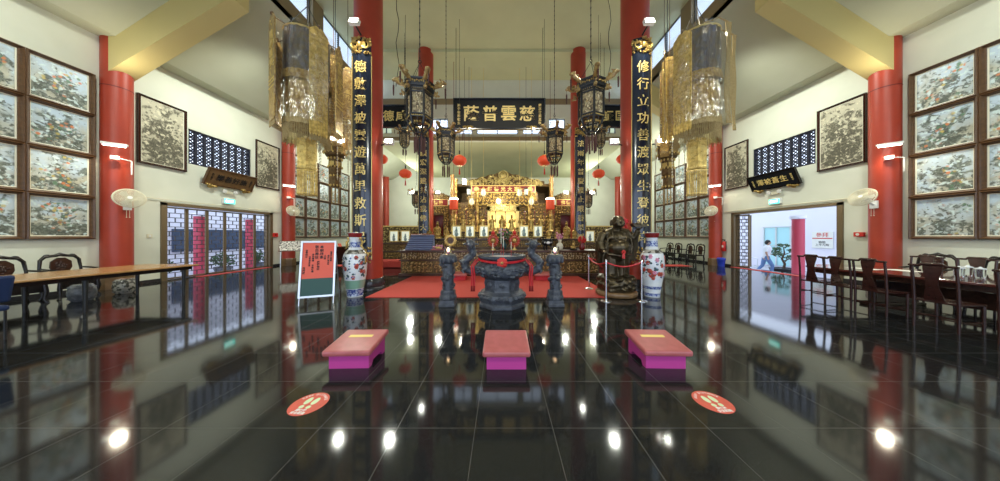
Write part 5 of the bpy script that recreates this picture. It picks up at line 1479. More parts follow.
def canopy(label, loc, banners, blue_from, top):
    """loc = centre of the lower rim of the drum"""
    r = thing('embroidered_canopy', label, 'temple canopy', loc, 0, 'embroidered hanging canopies')
    R = .40; H = 2.35
    m = MB(); wavy_cyl(m, R-.015, .30, H-.05, 72, .010, 18); m.build('drum', MT['goldbrown'], r, True)
    m = MB(); wavy_cyl(m, R+.012, 1.28, H, 72, .012, 18); m.build('upper_valance', MT['bluecloth'], r, True)
    m = MB(); wavy_cyl(m, R+.03, 1.22, 1.42, 72, .010, 24, .02); m.build('middle_valance', MT['goldbrown'], r, True)
    m = MB(); wavy_cyl(m, R+.02, .28, .48, 72, .014, 20, .015); m.build('lower_valance', MT['fringe'], r, True)
    m = MB(); fringe_ring(m, R+.02, -.02, .30, 84); m.build('fringe', MT['fringe'], r)
    m = MB(); m.torus((0, 0, H), R+.01, .022, 'z', 40, 7); m.lathe([(.05, H-.02), (.05, H+.02)], 12)
    for k in range(4): a = PI*k/4; m.cyl((-R*math.cos(a), -R*math.sin(a), H), (R*math.cos(a), R*math.sin(a), H), .012, n=5)
    m.build('hoop', MT['goldflat'], r, True)
    for k, (ang, rr, w, z0, z1, txt, mt) in enumerate(banners):
        a, b, c = MB(), MB(), MB()
        banner(a, b, c, rr*math.sin(ang), -rr*math.cos(ang), ang, w, z0, z1, txt)
        p = a.build('banner', [MT[mt], MT['goldflat']], r); c.build('banner_fringe', MT['fringe'], p)
        m = MB(); m.cyl((rr*math.sin(ang), -rr*math.cos(ang), z1-.02), (.15*math.sin(ang), -.15*math.cos(ang), H+.06), .01, n=5); m.ell((rr*math.sin(ang), -rr*math.cos(ang), z1+.02), (.035, .035, .05), 6, 5); m.build('banner_arm', MT['brown'], p)
    # plastic wrap
    m = MB(); wavy_cyl(m, R+.13, .35, H+.03, 72, .025, 9); m.build('plastic_wrap', MT['plastic'], r, True)
    # pendant drum below
    b = MB(); b.lathe([(.19, -.62), (.19, .02), (.20, .05)], 6, cap=False); b.cur = 1
    for k in range(6):
        a = PI/3*k+PI/6+PI/2; b.T = Matrix.Rotation(a, 4, 'Z'); add_text(b, '佛\n光', .13, (0, -.172, -.25), .004, .004, 1.1)
        for q in range(5): b.ell((-.07+.035*q, -.172, -.58), (.012, .008, .02), 5, 4); b.ell((-.07+.035*q, -.172, -.02), (.012, .008, .02), 5, 4)
    b.build('pendant', [MT['goldcloth'], MT['goldflat']], r)
    m = MB()
    for k in range(6):
        a = PI/3*k; c = Vector((.19*math.cos(a), .19*math.sin(a), 0)); d = Vector((.19*math.cos(a+PI/3), .19*math.sin(a+PI/3), 0))
        for q in range(6):
            p = c.lerp(d, (q+.5)/6); m.cyl((p.x, p.y, -.64), (p.x*1.02, p.y*1.02, -1.16), .011, n=4); m.ell((p.x, p.y, -.66), (.02, .02, .03), 5, 4); m.ell((p.x*1.02, p.y*1.02, -1.17), (.016, .016, .03), 5, 4)
    m.build('pendant_fringe', MT['goldcloth'], r)
    m = MB(); m.cyl((0, 0, H), (0, 0, top-loc[2]), .012, n=6)
    for k in range(3): a = 2*PI*k/3; m.cyl((R*math.cos(a), R*math.sin(a), H), (0, 0, H+.75), .008, n=4)
    m.build('hanging_rod', MT['black'], r)
    return r
LY = 5.5
def bl(px, Y, cx):  return (px-502)*Y/242 - cx
cx = -4.42
canopy('embroidered canopy wrapped in plastic with many gold banners, above the notice stand', (cx, LY, 3.62),
       [(-1.45, .62, .30, .35, 2.25, '佛光普照', 'goldbrown'), (-.58, .60, .36, .25, 2.45, '國泰民安', 'goldbrown'), (1.10, .47, .36, .05, 2.42, '風調雨順', 'goldcloth'), (1.72, .66, .30, .2, 2.2, '五穀豐登', 'goldbrown'), (2.3, .60, .34, .4, 2.3, '合境平安', 'goldbrown'), (3.4, .6, .36, .3, 2.35, '吉祥如意', 'goldbrown')], 0, 11.0)
cx = 4.42
canopy('embroidered canopy wrapped in plastic with a dark blue drum, beyond the bronze statue', (cx, LY, 3.62),
       [(-1.22, .47, .38, .15, 2.36, '慈航普渡', 'goldcloth'), (-2.2, .60, .34, .3, 2.3, '法輪常轉', 'goldbrown'), (2.6, .60, .34, .3, 2.3, '風調雨順', 'goldbrown')], 0, 11.0)
# long plain streamers at the right canopy
for k, (x, y, z0, z1, w) in enumerate(((5.10, 5.45, 4.05, 6.32, .14), (5.36, 5.6, 3.95, 6.15, .10))):
    vs = []; fs = []; n = 14
    m = MB()
    for i in range(n+1):
        t = i/n; q = .03*math.sin(t*7+k); 
        vs += [(x-w/2+q, y-.006, z1+(z0-z1)*t), (x+w/2+q*.6, y-.006+.03*math.sin(t*9), z1+(z0-z1)*t), (x+w/2+q*.6, y+.006+.03*math.sin(t*9), z1+(z0-z1)*t), (x-w/2+q, y+.006, z1+(z0-z1)*t)]
    for i in range(n):
        for j in range(4): fs.append((i*4+j, i*4+(j+1) % 4, i*4+4+(j+1) % 4, i*4+4+j))
    fs += [(3, 2, 1, 0), (n*4, n*4+1, n*4+2, n*4+3)]
    m.add(vs, fs)
    m.tube([(x, y, z1), (x-.2, y+.02, z1+.12), (4.6, LY, z1+.02)], .016, 6)
    tag(m.build('silk_streamer', MT['fringe'], None, True), ('wide tan streamer hanging beside the blue drum canopy', 'narrow tan streamer hanging at the outer side of the blue drum canopy')[k], 'streamer', 'tan streamers by the blue drum canopy')
def flag_banner(label, loc, rz, w, z0, z1, txt, mt):
    r = thing('hanging_banner', label, 'banner', loc, rz, 'narrow hanging banners')
    a, b, c = MB(), MB(), MB(); banner(a, b, c, 0, 0, 0, w, z0, z1, txt)
    p = a.build('cloth', [MT[mt], MT['goldflat']], r); c.build('fringe', MT['fringe'], r)
    m = MB(); m.box(-w/2-.02, w/2+.02, -.045, .045, z0+.5, z1-.06); m.build('plastic_sleeve', MT['plastic'], r)
    m = MB(); m.cyl((0, 0, z1), (0, 0, 11), .007, n=5); m.cyl((-w/2, 0, z1-.1), (w/2, 0, z1-.1), .016, n=6); m.build('rod', MT['brown'], r)
flag_banner('narrow brown gold banner next to the canopy with many gold banners', (-4.42, 6.35, 0), .35, .26, 3.95, 6.25, '慈悲', 'goldbrown')
flag_banner('second narrow brown banner, next to the column by the notice stand', (-4.30, 6.75, 0), .5, .24, 3.85, 6.2, '喜捨', 'goldbrown')
flag_banner('narrow bright gold banner in plastic next to the blue drum canopy', (4.40, 6.35, 0), -.3, .34, 3.95, 6.2, '慈悲', 'goldcloth')
flag_banner('slim brown banner next to the column by the bronze statue', (4.44, 6.62, 0), -.5, .20, 3.75, 6.1, '喜捨', 'goldbrown')
# brown tiered hanging lanterns farther back in the aisles
MT['tierwood'] = mat('aged_brown_lantern', (0.20, 0.13, 0.05), 0.4, metal=0.3, color2=(0.10, 0.055, 0.02), scale=10)
def tier_lantern(label, loc):
    r = thing('tiered_lantern', label, 'lantern', loc, 0, 'brown tiered lanterns in the aisles')
    m = MB(); m.lathe([(.20, -.25), (.22, -.2), (.22, .35), (.26, .38)], 6); m.lathe([(.34, .40), (.36, .44), (.36, .80), (.40, .84)], 6); m.lathe([(.15, -.75), (.17, -.70), (.17, -.28), (.20, -.25)], 6); m.cur = 1
    for z, R, n in ((.50, .36, 16), (.76, .36, 16), (.0, .22, 12), (.30, .22, 12), (-.68, .17, 10), (-.32, .17, 10)):
        for k in range(n): a = 2*PI*k/n; m.ell((R*math.cos(a), R*math.sin(a), z), (.03, .03, .045), 6, 4)
    for k in range(6):
        a = PI/3*k+PI/6; m.T = Matrix.Rotation(a+PI/2, 4, 'Z'); add_text(m, '福', .22, (0, -.315, .62), .004, .004); add_text(m, '壽', .2, (0, -.20, .1), .004, .004); m.T = Matrix.Identity(4)
    m.build('body', [MT['tierwood'], MT['goldflat']], r)
    for k in range(6):
        a = PI/3*k+.2; m = MB()
        for q in range(13): m.ell((.52*math.cos(a), .52*math.sin(a), .80-q*.105), (.022, .022, .04), 6, 5)
        m.cyl((.52*math.cos(a), .52*math.sin(a), .85), (.52*math.cos(a), .52*math.sin(a), -.56), .006, n=4); m.cyl((.36*math.cos(a), .36*math.sin(a), .84), (.53*math.cos(a), .53*math.sin(a), .86), .014, n=5)
        m.build('bead_string', MT['mount'], r, True)
    m = MB()
    for k in range(6): a = PI/3*k; m.cyl((.12*math.cos(a), .12*math.sin(a), -.75), (.12*math.cos(a), .12*math.sin(a), -1.35), .014, n=5)
    m.build('tassel', MT['fringe'], r)
    m = MB(); m.cyl((0, 0, .84), (0, 0, 11.0-loc[2]), .012, n=5); m.build('hanging_rod', MT['black'], r)
tier_lantern('brown tiered lantern with bead strings near the column by the notice stand', (-6.2, 9.0, 4.05))
tier_lantern('brown tiered lantern with bead strings near the column by the bronze statue', (6.15, 9.0, 4.0))
# ---------------------------------------------------------------- altar
MT['goldrelief'] = mat('brown_gold_relief', (0.62, 0.46, 0.20), 0.4, metal=0.4, color2=(0.30, 0.15, 0.05), scale=6)
MT['goldcrest'] = mat('olive_gold_relief', (0.62, 0.52, 0.22), 0.38, metal=0.45, color2=(0.38, 0.30, 0.10), scale=7)
def carve(mb, x0, x1, z0, z1, y, cell, seed, size=1.0, dens=1.0):
    """crowded gilt relief of scrolls, leaves and bosses on a plane facing -Y"""
    rnd = random.Random(seed)
    nx = max(1, round((x1-x0)/cell)); nz = max(1, round((z1-z0)/cell))
    cw, ch = (x1-x0)/nx, (z1-z0)/nz
    for i in range(nx):
        for j in range(nz):
            if rnd.random() > dens: continue
            cx = x0+(i+.5)*cw+rnd.uniform(-.2, .2)*cw; cz = z0+(j+.5)*ch+rnd.uniform(-.2, .2)*ch
            k = rnd.random(); q = min(cw, ch)*.5*size
            if k < .4:
                a = rnd.uniform(0, 6.3); mb.torus((cx, y-q*.2, cz), q*.62, q*.26, 'y', 7, 4, a, a+4.2)
            elif k < .75:
                mb.ell((cx, y, cz), (q*.9, q*.5, q*.42), 6, 4, (0, rnd.uniform(0, 3.1), 0))
            else:
                mb.ell((cx, y-q*.2, cz), (q*.55, q*.6, q*.55), 6, 4); mb.ell((cx+q*.5, y, cz+q*.4), (q*.35, q*.4, q*.35), 5, 4)
def altar_table(label, loc, w, d, h, frieze='goldpale', lower='gold', split=.62, seed=1, panels=6, fc=.095, lc=.15):
    r = thing('altar_table', label, 'altar table', loc)
    m = MB(); m.box(-w/2+.06, w/2-.06, .06, d-.04, 0, h-.05); m.build('carcass', MT['goldback'], r)
    m = MB(); m.box(-w/2-.04, w/2+.04, -.06, d, h-.06, h); m.box(-w/2, w/2, 0, .08, h*split-.025, h*split+.02); m.box(-w/2-.02, w/2+.02, -.02, .1, 0, .09); m.build('mouldings', MT['altarwood'], r, bevel=.01)
    m = MB(); m.box(-w/2+.04, w/2-.04, .04, .07, h*split+.01, h-.05); m.cur = 1; carve(m, -w/2+.1, w/2-.1, h*split+.03, h-.08, .035, fc, seed, 1.05); m.build('upper_frieze', [MT['goldback'], MT[frieze]], r)
    pw_ = (w-.1)/panels
    for k in range(panels):
        x = -w/2+.05+pw_*k
        m = MB(); m.box(x+.005, x+pw_-.005, .03, .07, .10, h*split-.03); m.cur = 1; carve(m, x+.04, x+pw_-.04, .13, h*split-.06, .02, lc, seed+k+1, 1.1); carve(m, x+.04, x+pw_-.04, .13, h*split-.06, .01, lc*.7, seed+k+9, .8, .5); m.build('carved_panel', [MT['goldback'], MT[lower]], r)
    return r
altar_table('long carved front altar table behind the red carpet', (-.08, 9.05, 0), 7.55, 1.0, .96, 'goldpale', 'goldrelief')
r = altar_table('taller gilt second altar table behind the front one', (-.05, 10.35, 0), 7.0, .9, 1.38, 'gold', 'goldback', .72, 30)
altar_table('gilt side altar table behind the notice stand side of the altar', (-5.85, 13.0, 0), 3.0, .9, 1.12, 'gold', 'gold', .6, 60, 3)
altar_table('gilt side altar table behind the bronze statue', (5.85, 13.0, 0), 3.0, .9, 1.12, 'gold', 'gold', .6, 80, 3)
for s, nm in ((-1, 'notice stand'), (1, 'bronze statue')):
    m = MB(); m.box(-.9, .9, -.45, .45, .02, .34); o = m.build('kneeling_bench', MT['carpet'], None, bevel=.04); o.location = (s*5.55, 11.75, 0)
    tag(o, 'red padded kneeling bench before the side altar of the %s side' % nm, 'kneeler', 'red kneeling benches')
# small kneelers on the carpet
for k, (x, nm) in enumerate(((-1.46, 'notice stand'), (1.36, 'bronze statue'))):
    r = thing('carpet_kneeler', 'low red kneeler on the carpet, behind the stone pillar of the %s side' % nm, 'kneeler', (x, 8.25, .014), 0, 'red kneelers on the carpet')
    m = MB(); m.box(-.24, .24, -.18, .18, 0, .17); m.build('base', MT['redcloth'], r, bevel=.01)
    m = MB(); m.T = Matrix.Translation((0, 0, .19)) @ Matrix.Rotation(.1, 4, 'X'); m.box(-.28, .28, -.23, .22, -.02, .04); m.build('pad', MT['pad_top'], r, bevel=.02)
# pictures on the second table
def lamp_picture(label, loc, w=.42, h=.52, fig=0):
    r = thing('altar_picture', label, 'picture', loc, 0, 'backlit pictures on the altar')
    m = MB(); m.T = Matrix.Translation((0, 0, .06+h/2)); m.frame(w, h, [(0, .03), (0, -.03), (.035, -.04), (.05, -.02)]); m.build('frame', MT['goldflat'], r)
    m = MB(); m.box(-w/2+.04, w/2-.04, -.018, .02, .09, .03+h); m.build('panel', MT['picglow'], r)
    m = MB(); m.ell((0, -.02, .20), (.085, .012, .10), 10, 6); m.ell((0, -.02, .34), (.055, .012, .11), 10, 6); m.ell((.01*fig, -.02, .47), (.035, .012, .04), 8, 6); m.tube([(-.05, -.024, .36), (-.09, -.024, .30), (-.03, -.024, .26)], .016, 5); m.build('painted_figure', MT['figure'], r, True)
    m = MB(); m.box(-.12, .12, -.06, .06, 0, .03); m.box(-.03, .03, -.03, .03, .03, .08); m.build('foot', MT['brown'], r)
px_list = [456.5, 470, 484, 524, 538]
nms = ['third from flowers toward striped rack', 'second from flowers toward striped rack', 'between flowers and striped rack', 'between flowers and black urn', 'directly above the black urn']
for p, nm in zip(px_list, nms):
    Y = 10.62; lamp_picture('backlit cream picture of a figure on the altar, %s' % nm, ((p-502)*Y/242, Y, 1.38))
for p, nm in ((394, 'behind the striped rack, outer one'), (405.5, 'behind the striped rack, inner one'), (590, 'beside the statue')):
    Y = 13.3; lamp_picture('backlit picture on the side altar, %s' % nm, ((p-502)*Y/242, Y, 1.12), .5, .62)
# reredos of the side altars
for s, nm in ((-1, 'notice stand'), (1, 'bronze statue')):
    r = thing('side_reredos', 'low gilt carved screen standing behind the side altar of the %s side' % nm, 'carved screen', (s*5.85, 14.1, 0), 0, 'gilt screens behind the side altars')
    m = MB(); m.box(-1.5, 1.5, 0, .08, 0, 2.05); m.cur = 1; carve(m, -1.48, 1.48, 1.05, 2.03, -.01, .19, 7, 1.1); m.build('carved_panel', [MT['goldback'], MT['goldcrest']], r)
    m = MB(); m.box(-1.56, 1.56, -.06, .12, 2.03, 2.10); m.build('cornice', MT['goldflat'], r)
# objects on the front table
TZ = .963
r = thing('scripture_rack', 'slanted slate blue striped rack at one end of the long altar', 'rack', (-3.20, 9.22, TZ))
m = MB(); m.prism([(-.5, 0), (.5, 0), (.5, .02), (-.5, .02)], 0, .55)
def wedge(m, w0, w1):
    vs = [(-w0, 0, .02), (w0, 0, .02), (w1, .5, .58), (-w1+.06, .5, .58), (-w0, .55, .02), (w0, .55, .02)]
    m.add(vs, [(0, 1, 2, 3), (1, 5, 2), (0, 3, 4), (3, 2, 5, 4), (0, 4, 5, 1)])
wedge(m, .5, .48); m.build('stand', MT['scripture'], r)
m = MB()
for k in range(8):
    t0 = (k+.05)/8; t1 = t0+.035
    y0, z0 = t0*.5, .02+t0*.56; y1, z1 = t1*.5, .02+t1*.56
    m.add([(-.5, y0-.012, z0+.012), (.5, y0-.012, z0+.012), (.5, y1-.012, z1+.012), (-.5, y1-.012, z1+.012), (-.5, y0, z0), (.5, y0, z0), (.5, y1, z1), (-.5, y1, z1)], [(0, 1, 2, 3), (0, 4, 5, 1), (3, 2, 6, 7), (0, 3, 7, 4), (1, 5, 6, 2)])
m.build('stripes', MT['scripture2'], r)
m = MB()
for k in range(18): m.ell((-.43+.9*k/17, .48, .60), (.026, .03, .03), 6, 4)
m.build('fringe_trim', MT['flower_red'], r, True)
m = MB()
for k in range(17): m.ell((-.41+.9*k/17, .46, .585), (.02, .03, .02), 6, 4)
m.build('white_trim', MT['paper'], r, True)
r = thing('offering_tray', 'pink and yellow flower offerings on the altar beside the striped rack', 'offerings', (-2.46, 9.25, TZ))
m = MB(); m.box(-.22, .22, -.14, .14, 0, .05); m.build('tray', MT['pad_top'], r, bevel=.01)
m = MB(); rnd = random.Random(4)
for k in range(22): m.ell((rnd.uniform(-.18, .18), rnd.uniform(-.1, .1), .08+rnd.uniform(0, .1)), (.045, .045, .04), 6, 5)
m.build('pink_flowers', MT['flower_pink'], r, True)
m = MB()
for k in range(9): m.ell((rnd.uniform(-.05, .18), rnd.uniform(-.12, 0), .08+rnd.uniform(0, .05)), (.04, .04, .035), 6, 5)
m.build('yellow_flowers', MT['yellow'], r, True)
r = thing('gold_wheel', 'round gold lotus wheel ornament behind a stone pillar', 'altar ornament', (-1.98, 9.3, TZ))
m = MB(); m.lathe([(.16, 0), (.16, .03), (.05, .06), (.04, .14)], 16); m.build('foot', MT['goldflat'], r, True)
m = MB(); m.torus((0, 0, .36), .17, .055, 'y', 24, 8)
for k in range(12): a = 2*PI*k/12; m.ell((.21*math.cos(a), 0, .36+.21*math.sin(a)), (.035, .03, .035), 6, 5)
m.build('ring', MT['goldcloth'], r, True)
m = MB(); m.cyl((0, .01, .36), (0, .03, .36), .13, n=16); m.tube([(-.07, 0, .40), (0, -.01, .32), (.07, 0, .40)], .02, 5); m.build('emblem', MT['brown'], r)
for k, (x, nm) in enumerate(((-.34, 'nearer the gold wheel'), (.48, 'nearer the black urn'))):
    r = thing('dragon_ornament', 'red gilt dragon medallion on a stand, the one %s' % nm, 'altar ornament', (x, 9.28, TZ), 0, 'red dragon medallions')
    m = MB(); m.lathe([(.10, 0), (.10, .03), (.03, .06), (.025, .20)], 14); m.build('foot', MT['goldflat'], r, True)
    m = MB()
    m.torus((0, 0, .36), .14, .05, 'y', 22, 7)
    for q in range(14): a = 2*PI*q/14; m.ell((.18*math.cos(a), -.02, .36+.22*math.sin(a)), (.04, .03, .04), 6, 5)
    m.build('red_coil', MT['flower_red'], r, True)
    m = MB(); m.ell((0, .0, .36), (.09, .03, .10), 10, 7)
    for q in range(8): a = 2*PI*q/8; m.ell((.10*math.cos(a), -.05, .36+.11*math.sin(a)), (.016, .016, .016), 5, 4)
    m.build('gilt_boss', MT['gold'], r, True)
    m = MB(); m.ell((0, 0, .66), (.075, .06, .07), 10, 7); m.ell((0, 0, .76), (.02, .02, .05), 6, 5); m.build('red_bulb', MT['red'], r, True)
r = thing('flower_vase', 'dark flower arrangement in the centre of the altar', 'vase', (.08, 9.75, TZ))
m = MB(); m.lathe([(.07, 0), (.10, .08), (.11, .2), (.06, .3), (.07, .34)], 16); m.build('pot', MT['enamel_green'], r, True)
rnd = random.Random(6); m = MB()
for k in range(70):
    p = Vector((rnd.gauss(0, 1), rnd.gauss(0, 1), rnd.gauss(0, 1))).normalized(); m.ell((p.x*.26, p.y*.15, .60+p.z*.24), (.055, .03, .04), 5, 4, (rnd.uniform(-1, 1), rnd.uniform(-1, 1), 0))
m.build('foliage', MT['leaf'], r)
m = MB()
for k in range(16): p = Vector((rnd.gauss(0, 1), -abs(rnd.gauss(0, 1)), rnd.gauss(0, 1))).normalized(); m.ell((p.x*.27, p.y*.17, .62+p.z*.24), (.032, .032, .032), 6, 5)
m.build('blossoms', MT['flower_pink'], r, True)
r = thing('tripod_censer', 'black three legged urn on the altar, between the dragon medallions and pale vase', 'censer', (1.74, 9.3, TZ+.004))
m = MB(); m.lathe([(.10, .16), (.19, .20), (.22, .28), (.20, .36), (.17, .38), (.19, .42), (.16, .43), (.01, .38)], 24); m.build('bowl', MT['plaque'], r, True)
for k in range(3):
    a = PI/2+2*PI*k/3; m = MB(); m.tube([(.12*math.cos(a), .12*math.sin(a), .2), (.17*math.cos(a), .17*math.sin(a), .1), (.15*math.cos(a), .15*math.sin(a), 0)], [.045, .035, .03], 7); m.build('leg', MT['plaque'], r, True)
m = MB()
for sx in (-1, 1): m.torus((sx*.20, 0, .44), .06, .018, 'y', 12, 6)
m.build('ear_handle', MT['plaque'], r, True)
m = MB(); m.ell((0, -.215, .28), (.08, .012, .05), 10, 6); m.ell((-.12, -.18, .29), (.03, .012, .03), 8, 5); m.ell((.12, -.18, .29), (.03, .012, .03), 8, 5); m.build('inlay', MT['porcelain'], r, True)
r = thing('white_vase', 'small pale vase on the altar between the black urn and the red vase', 'vase', (2.22, 9.3, TZ))
m = MB(); m.lathe([(.08, 0), (.10, .02), (.13, .12), (.11, .22), (.05, .28), (.06, .36), (.09, .40)], 20); m.build('body', MT['mount'], r, True)
m = MB(); rnd = random.Random(12)
for k in range(20): m.ell((rnd.uniform(-.12, .12), rnd.uniform(-.06, .06), .42+rnd.uniform(0, .25)), (.035, .035, .035), 6, 5)
m.build('blossoms', MT['flower_pink'], r, True)
r = thing('red_vase', 'red vase holding red flowers on the altar near the bronze statue', 'vase', (3.08, 9.3, TZ))
m = MB(); m.lathe([(.07, 0), (.10, .04), (.11, .14), (.07, .24), (.08, .28)], 18); m.build('body', MT['maroon'], r, True)
m = MB()
for k in range(26): p = Vector((rnd.gauss(0, 1), rnd.gauss(0, 1), rnd.gauss(0, 1))).normalized(); m.ell((p.x*.13, p.y*.1, .40+p.z*.11), (.045, .045, .04), 6, 5)
m.build('blossoms', MT['red'], r, True)
r = thing('offering_plate', 'small gilt figure on a dark plate beside the red vase on the altar', 'altar ornament', (2.72, 9.2, TZ))
m = MB(); m.lathe([(.10, 0), (.17, .04), (.17, .05), (.01, .04)], 20); m.build('plate', MT['plaque'], r, True)
m = MB(); m.ell((0, 0, .10), (.10, .08, .07), 10, 7); m.ell((0, 0, .22), (.06, .05, .09), 10, 7); m.ell((0, 0, .33), (.04, .04, .05), 10, 7); m.build('figure', MT['gold'], r, True)
# rows of small gilt votive figures on the second table
for k in range(18):
    x = -3.2+6.4*k/17
    if any(abs(x-(p-502)*10.62/242) < .34 for p in px_list): continue
    if k == 0 or 'vp' not in globals():
        vp = thing('votive_figure', 'small gilt votive figure on the second altar table', 'figurine', (x, 10.7, 1.381), 0, 'gilt votive figures on the second altar')
        m = MB(); m.lathe([(.11, 0), (.12, .03), (.09, .06), (.11, .10)], 12); m.build('lotus_base', MT['goldflat'], vp, True)
        m = MB(); m.ell((0, 0, .16), (.12, .09, .06), 10, 7); m.ell((0, .01, .28), (.075, .06, .12), 10, 7); m.ell((0, 0, .43), (.045, .045, .055), 10, 7); m.ell((0, 0, .50), (.02, .02, .03), 6, 5)
        m.tube([(-.08, 0, .34), (-.11, -.05, .24), (-.02, -.09, .20)], .022, 6); m.tube([(.08, 0, .34), (.11, -.05, .24), (.02, -.09, .20)], .022, 6); m.build('body', MT['gold'], vp, True)
    else: clone(vp, 'small gilt votive figure on the second altar table', (x, 10.7, 1.381))
# ---------------------------------------------------------------- main shrine
SY0 = 15.0
def crest_poly(hw, z0, zt, ze):
    up = []
    for k in range(41):
        t = -1+2*k/40; a = abs(t)
        z = ze+(zt-ze)*(1-a)**1.1+.09*abs(math.sin(t*PI*4.5))*(1-.4*a)
        up.append((hw*t, z))
    return [(-hw, z0)]+up+[(hw, z0)]
r = thing('main_shrine', 'large gilt carved shrine with crested canopy at the centre back', 'shrine', (.08, SY0, 0))
m = MB(); m.box(-3.1, 3.1, .1, 2.6, 0, .9); m.build('plinth', MT['goldback'], r)
m = MB(); m.prism(crest_poly(2.55, 4.62, 5.45, 4.85), .02, .14); m.cur = 1
for k in range(190):
    rnd = random.Random(k); t = rnd.uniform(-.97, .97); zt_ = 4.86+(5.4-4.86)*(1-abs(t))**1.1; z = rnd.uniform(4.68, zt_)
    q = rnd.uniform(.05, .10); a = rnd.uniform(0, 6.3)
    if k % 3: m.torus((2.5*t, -.01, z), q*.8, q*.36, 'y', 8, 5, a, a+4.4)
    else: m.ell((2.5*t, -.02, z), (q, q*.7, q*.8), 7, 5)
m.ell((0, -.06, 5.25), (.20, .12, .20), 12, 9); m.torus((0, -.03, 5.25), .27, .05, 'y', 18, 6)
m.build('crest', [MT['goldback'], MT['goldcrest']], r)
m = MB(); m.box(-1.95, 1.95, -.06, .06, 4.20, 4.60); m.build('signboard', MT['signred'], r, bevel=.01)
m = MB(); m.T = Matrix.Translation((0, -.04, 4.40)); m.frame(3.98, .46, [(0, .04), (0, -.05), (.04, -.05), (.05, -.02)]); m.T = Matrix.Identity(4)
add_text(m, '師德光大家', .30, (0, -.07, 4.40), .01, .008, cs=1.75)
for s in (-1, 1): m.ell((s*1.66, -.06, 4.4), (.16, .04, .15), 10, 6)
m.build('sign_lettering', MT['goldletter'], r, fix=False)
m = MB(); m.box(-2.15, 2.15, -.01, .10, 3.56, 4.2); m.cur = 1; carve(m, -2.1, 2.1, 3.58, 4.18, -.02, .20, 41, 1.1); carve(m, -2.1, 2.1, 3.58, 4.18, -.03, .13, 42, .9, .5)
for k in range(15): x = -2.0+4.0*k/14; m.torus((x, -.04, 3.52+.05*(k % 2)), .12, .035, 'y', 9, 5, PI, 2*PI)
m.build('valance', [MT['goldback'], MT['goldcloth']], r)
for s in (-1, 1):
    for x, zt_ in ((2.95, 5.0), (1.62, 4.3)):
        m = MB(); m.lathe([(.15, .9), (.16, 1.0), (.10, 1.06), (.10, zt_-.15), (.15, zt_-.05), (.16, zt_)], 16, c=(s*x, 0, 0))
        m.tube([(s*x+.115*math.cos(t*1.1), .115*math.sin(t*1.1), 1.1+(zt_-1.4)*t/26) for t in range(27)], .045, 6)
        for t in range(0, 27, 2): m.ell((s*x+.15*math.cos(t*1.1), .15*math.sin(t*1.1)-.02, 1.12+(zt_-1.4)*t/26), (.04, .04, .04), 6, 4)
        m.build('dragon_column', MT['gold'], r, True)
    m = MB(); m.box(min(s*1.72, s*2.85), max(s*1.72, s*2.85), .08, .16, .9, 3.58); m.cur = 1; carve(m, min(s*1.74, s*2.84), max(s*1.74, s*2.84), .95, 3.55, .06, .24, 50+s, 1.1, .85); carve(m, min(s*1.74, s*2.84), max(s*1.74, s*2.84), .95, 3.55, .05, .13, 52+s, .9, .45); m.build('side_screen', [MT['goldback'], MT['gold']], r)
    m = MB(); m.box(min(s*.95, s*1.52), max(s*.95, s*1.52), .16, .24, .9, 3.58); m.cur = 1; carve(m, min(s*.95, s*1.52), max(s*.95, s*1.52), .95, 3.55, .14, .20, 55+s, 1.1, .9); carve(m, min(s*.95, s*1.52), max(s*.95, s*1.52), .95, 3.55, .13, .11, 57+s, .9, .4); m.build('inner_screen', [MT['goldback'], MT['gold']], r)
m = MB(); m.box(-.98, -.80, .05, .5, 1.9, 3.35); m.box(.80, .98, .05, .5, 1.9, 3.35); m.box(-.98, .98, .05, .5, 3.05, 3.4); m.box(-1.02, 1.02, 0, .5, 3.4, 3.48); m.box(-.98, .98, .05, .5, .9, 2.02)
m.cur = 1; carve(m, -.9, .9, 3.08, 3.38, .03, .15, 60, 1.1); carve(m, -.95, .95, .95, 1.98, .03, .18, 61, 1.1)
m.build('niche_frame', [MT['goldflat'], MT['goldcrest']], r)
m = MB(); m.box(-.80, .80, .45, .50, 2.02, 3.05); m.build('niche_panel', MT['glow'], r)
m = MB(); m.box(-3.1, 3.1, 2.5, 2.6, .9, 4.9); m.box(-3.1, -3.0, .15, 2.5, .9, 4.6); m.box(3.0, 3.1, .15, 2.5, .9, 4.6); m.box(-3.15, 3.15, .12, 2.6, 4.6, 4.75); m.build('cabinet', MT['goldback'], r)
r = thing('seated_deity', 'small gilt seated deity in the glowing central niche', 'statue', (.05, SY0+.22, 2.02))
m = MB(); m.ell((0, 0, .12), (.24, .15, .10), 12, 8); m.ell((0, .02, .32), (.15, .11, .20), 12, 9); m.tube([(-.15, 0, .42), (-.21, -.08, .26), (-.05, -.14, .18)], .045, 8); m.tube([(.15, 0, .42), (.21, -.08, .26), (.05, -.14, .18)], .045, 8); m.ell((0, 0, .58), (.085, .085, .10), 10, 8); m.ell((0, 0, .70), (.035, .035, .06), 8, 6)
blob(m, .018, 'body', MT['gold'], r, 1)
m = MB(); m.torus((0, .08, .58), .17, .02, 'y', 20, 6); m.build('halo', MT['goldflat'], r, True)
r = thing('globe_lamp', 'bright white globe lamp above the central niche', 'lamp', (-.22, 14.72, 3.62))
m = MB(); m.ell((0, 0, 0), (.13, .13, .13), 16, 12); m.build('globe', MT['bulb'], r, True)
m = MB(); m.cyl((0, 0, .12), (0, 0, .20), .05, n=10); m.cyl((0, .02, .18), (0, .30, .24), .02, n=6); m.build('fitting', MT['goldflat'], r)
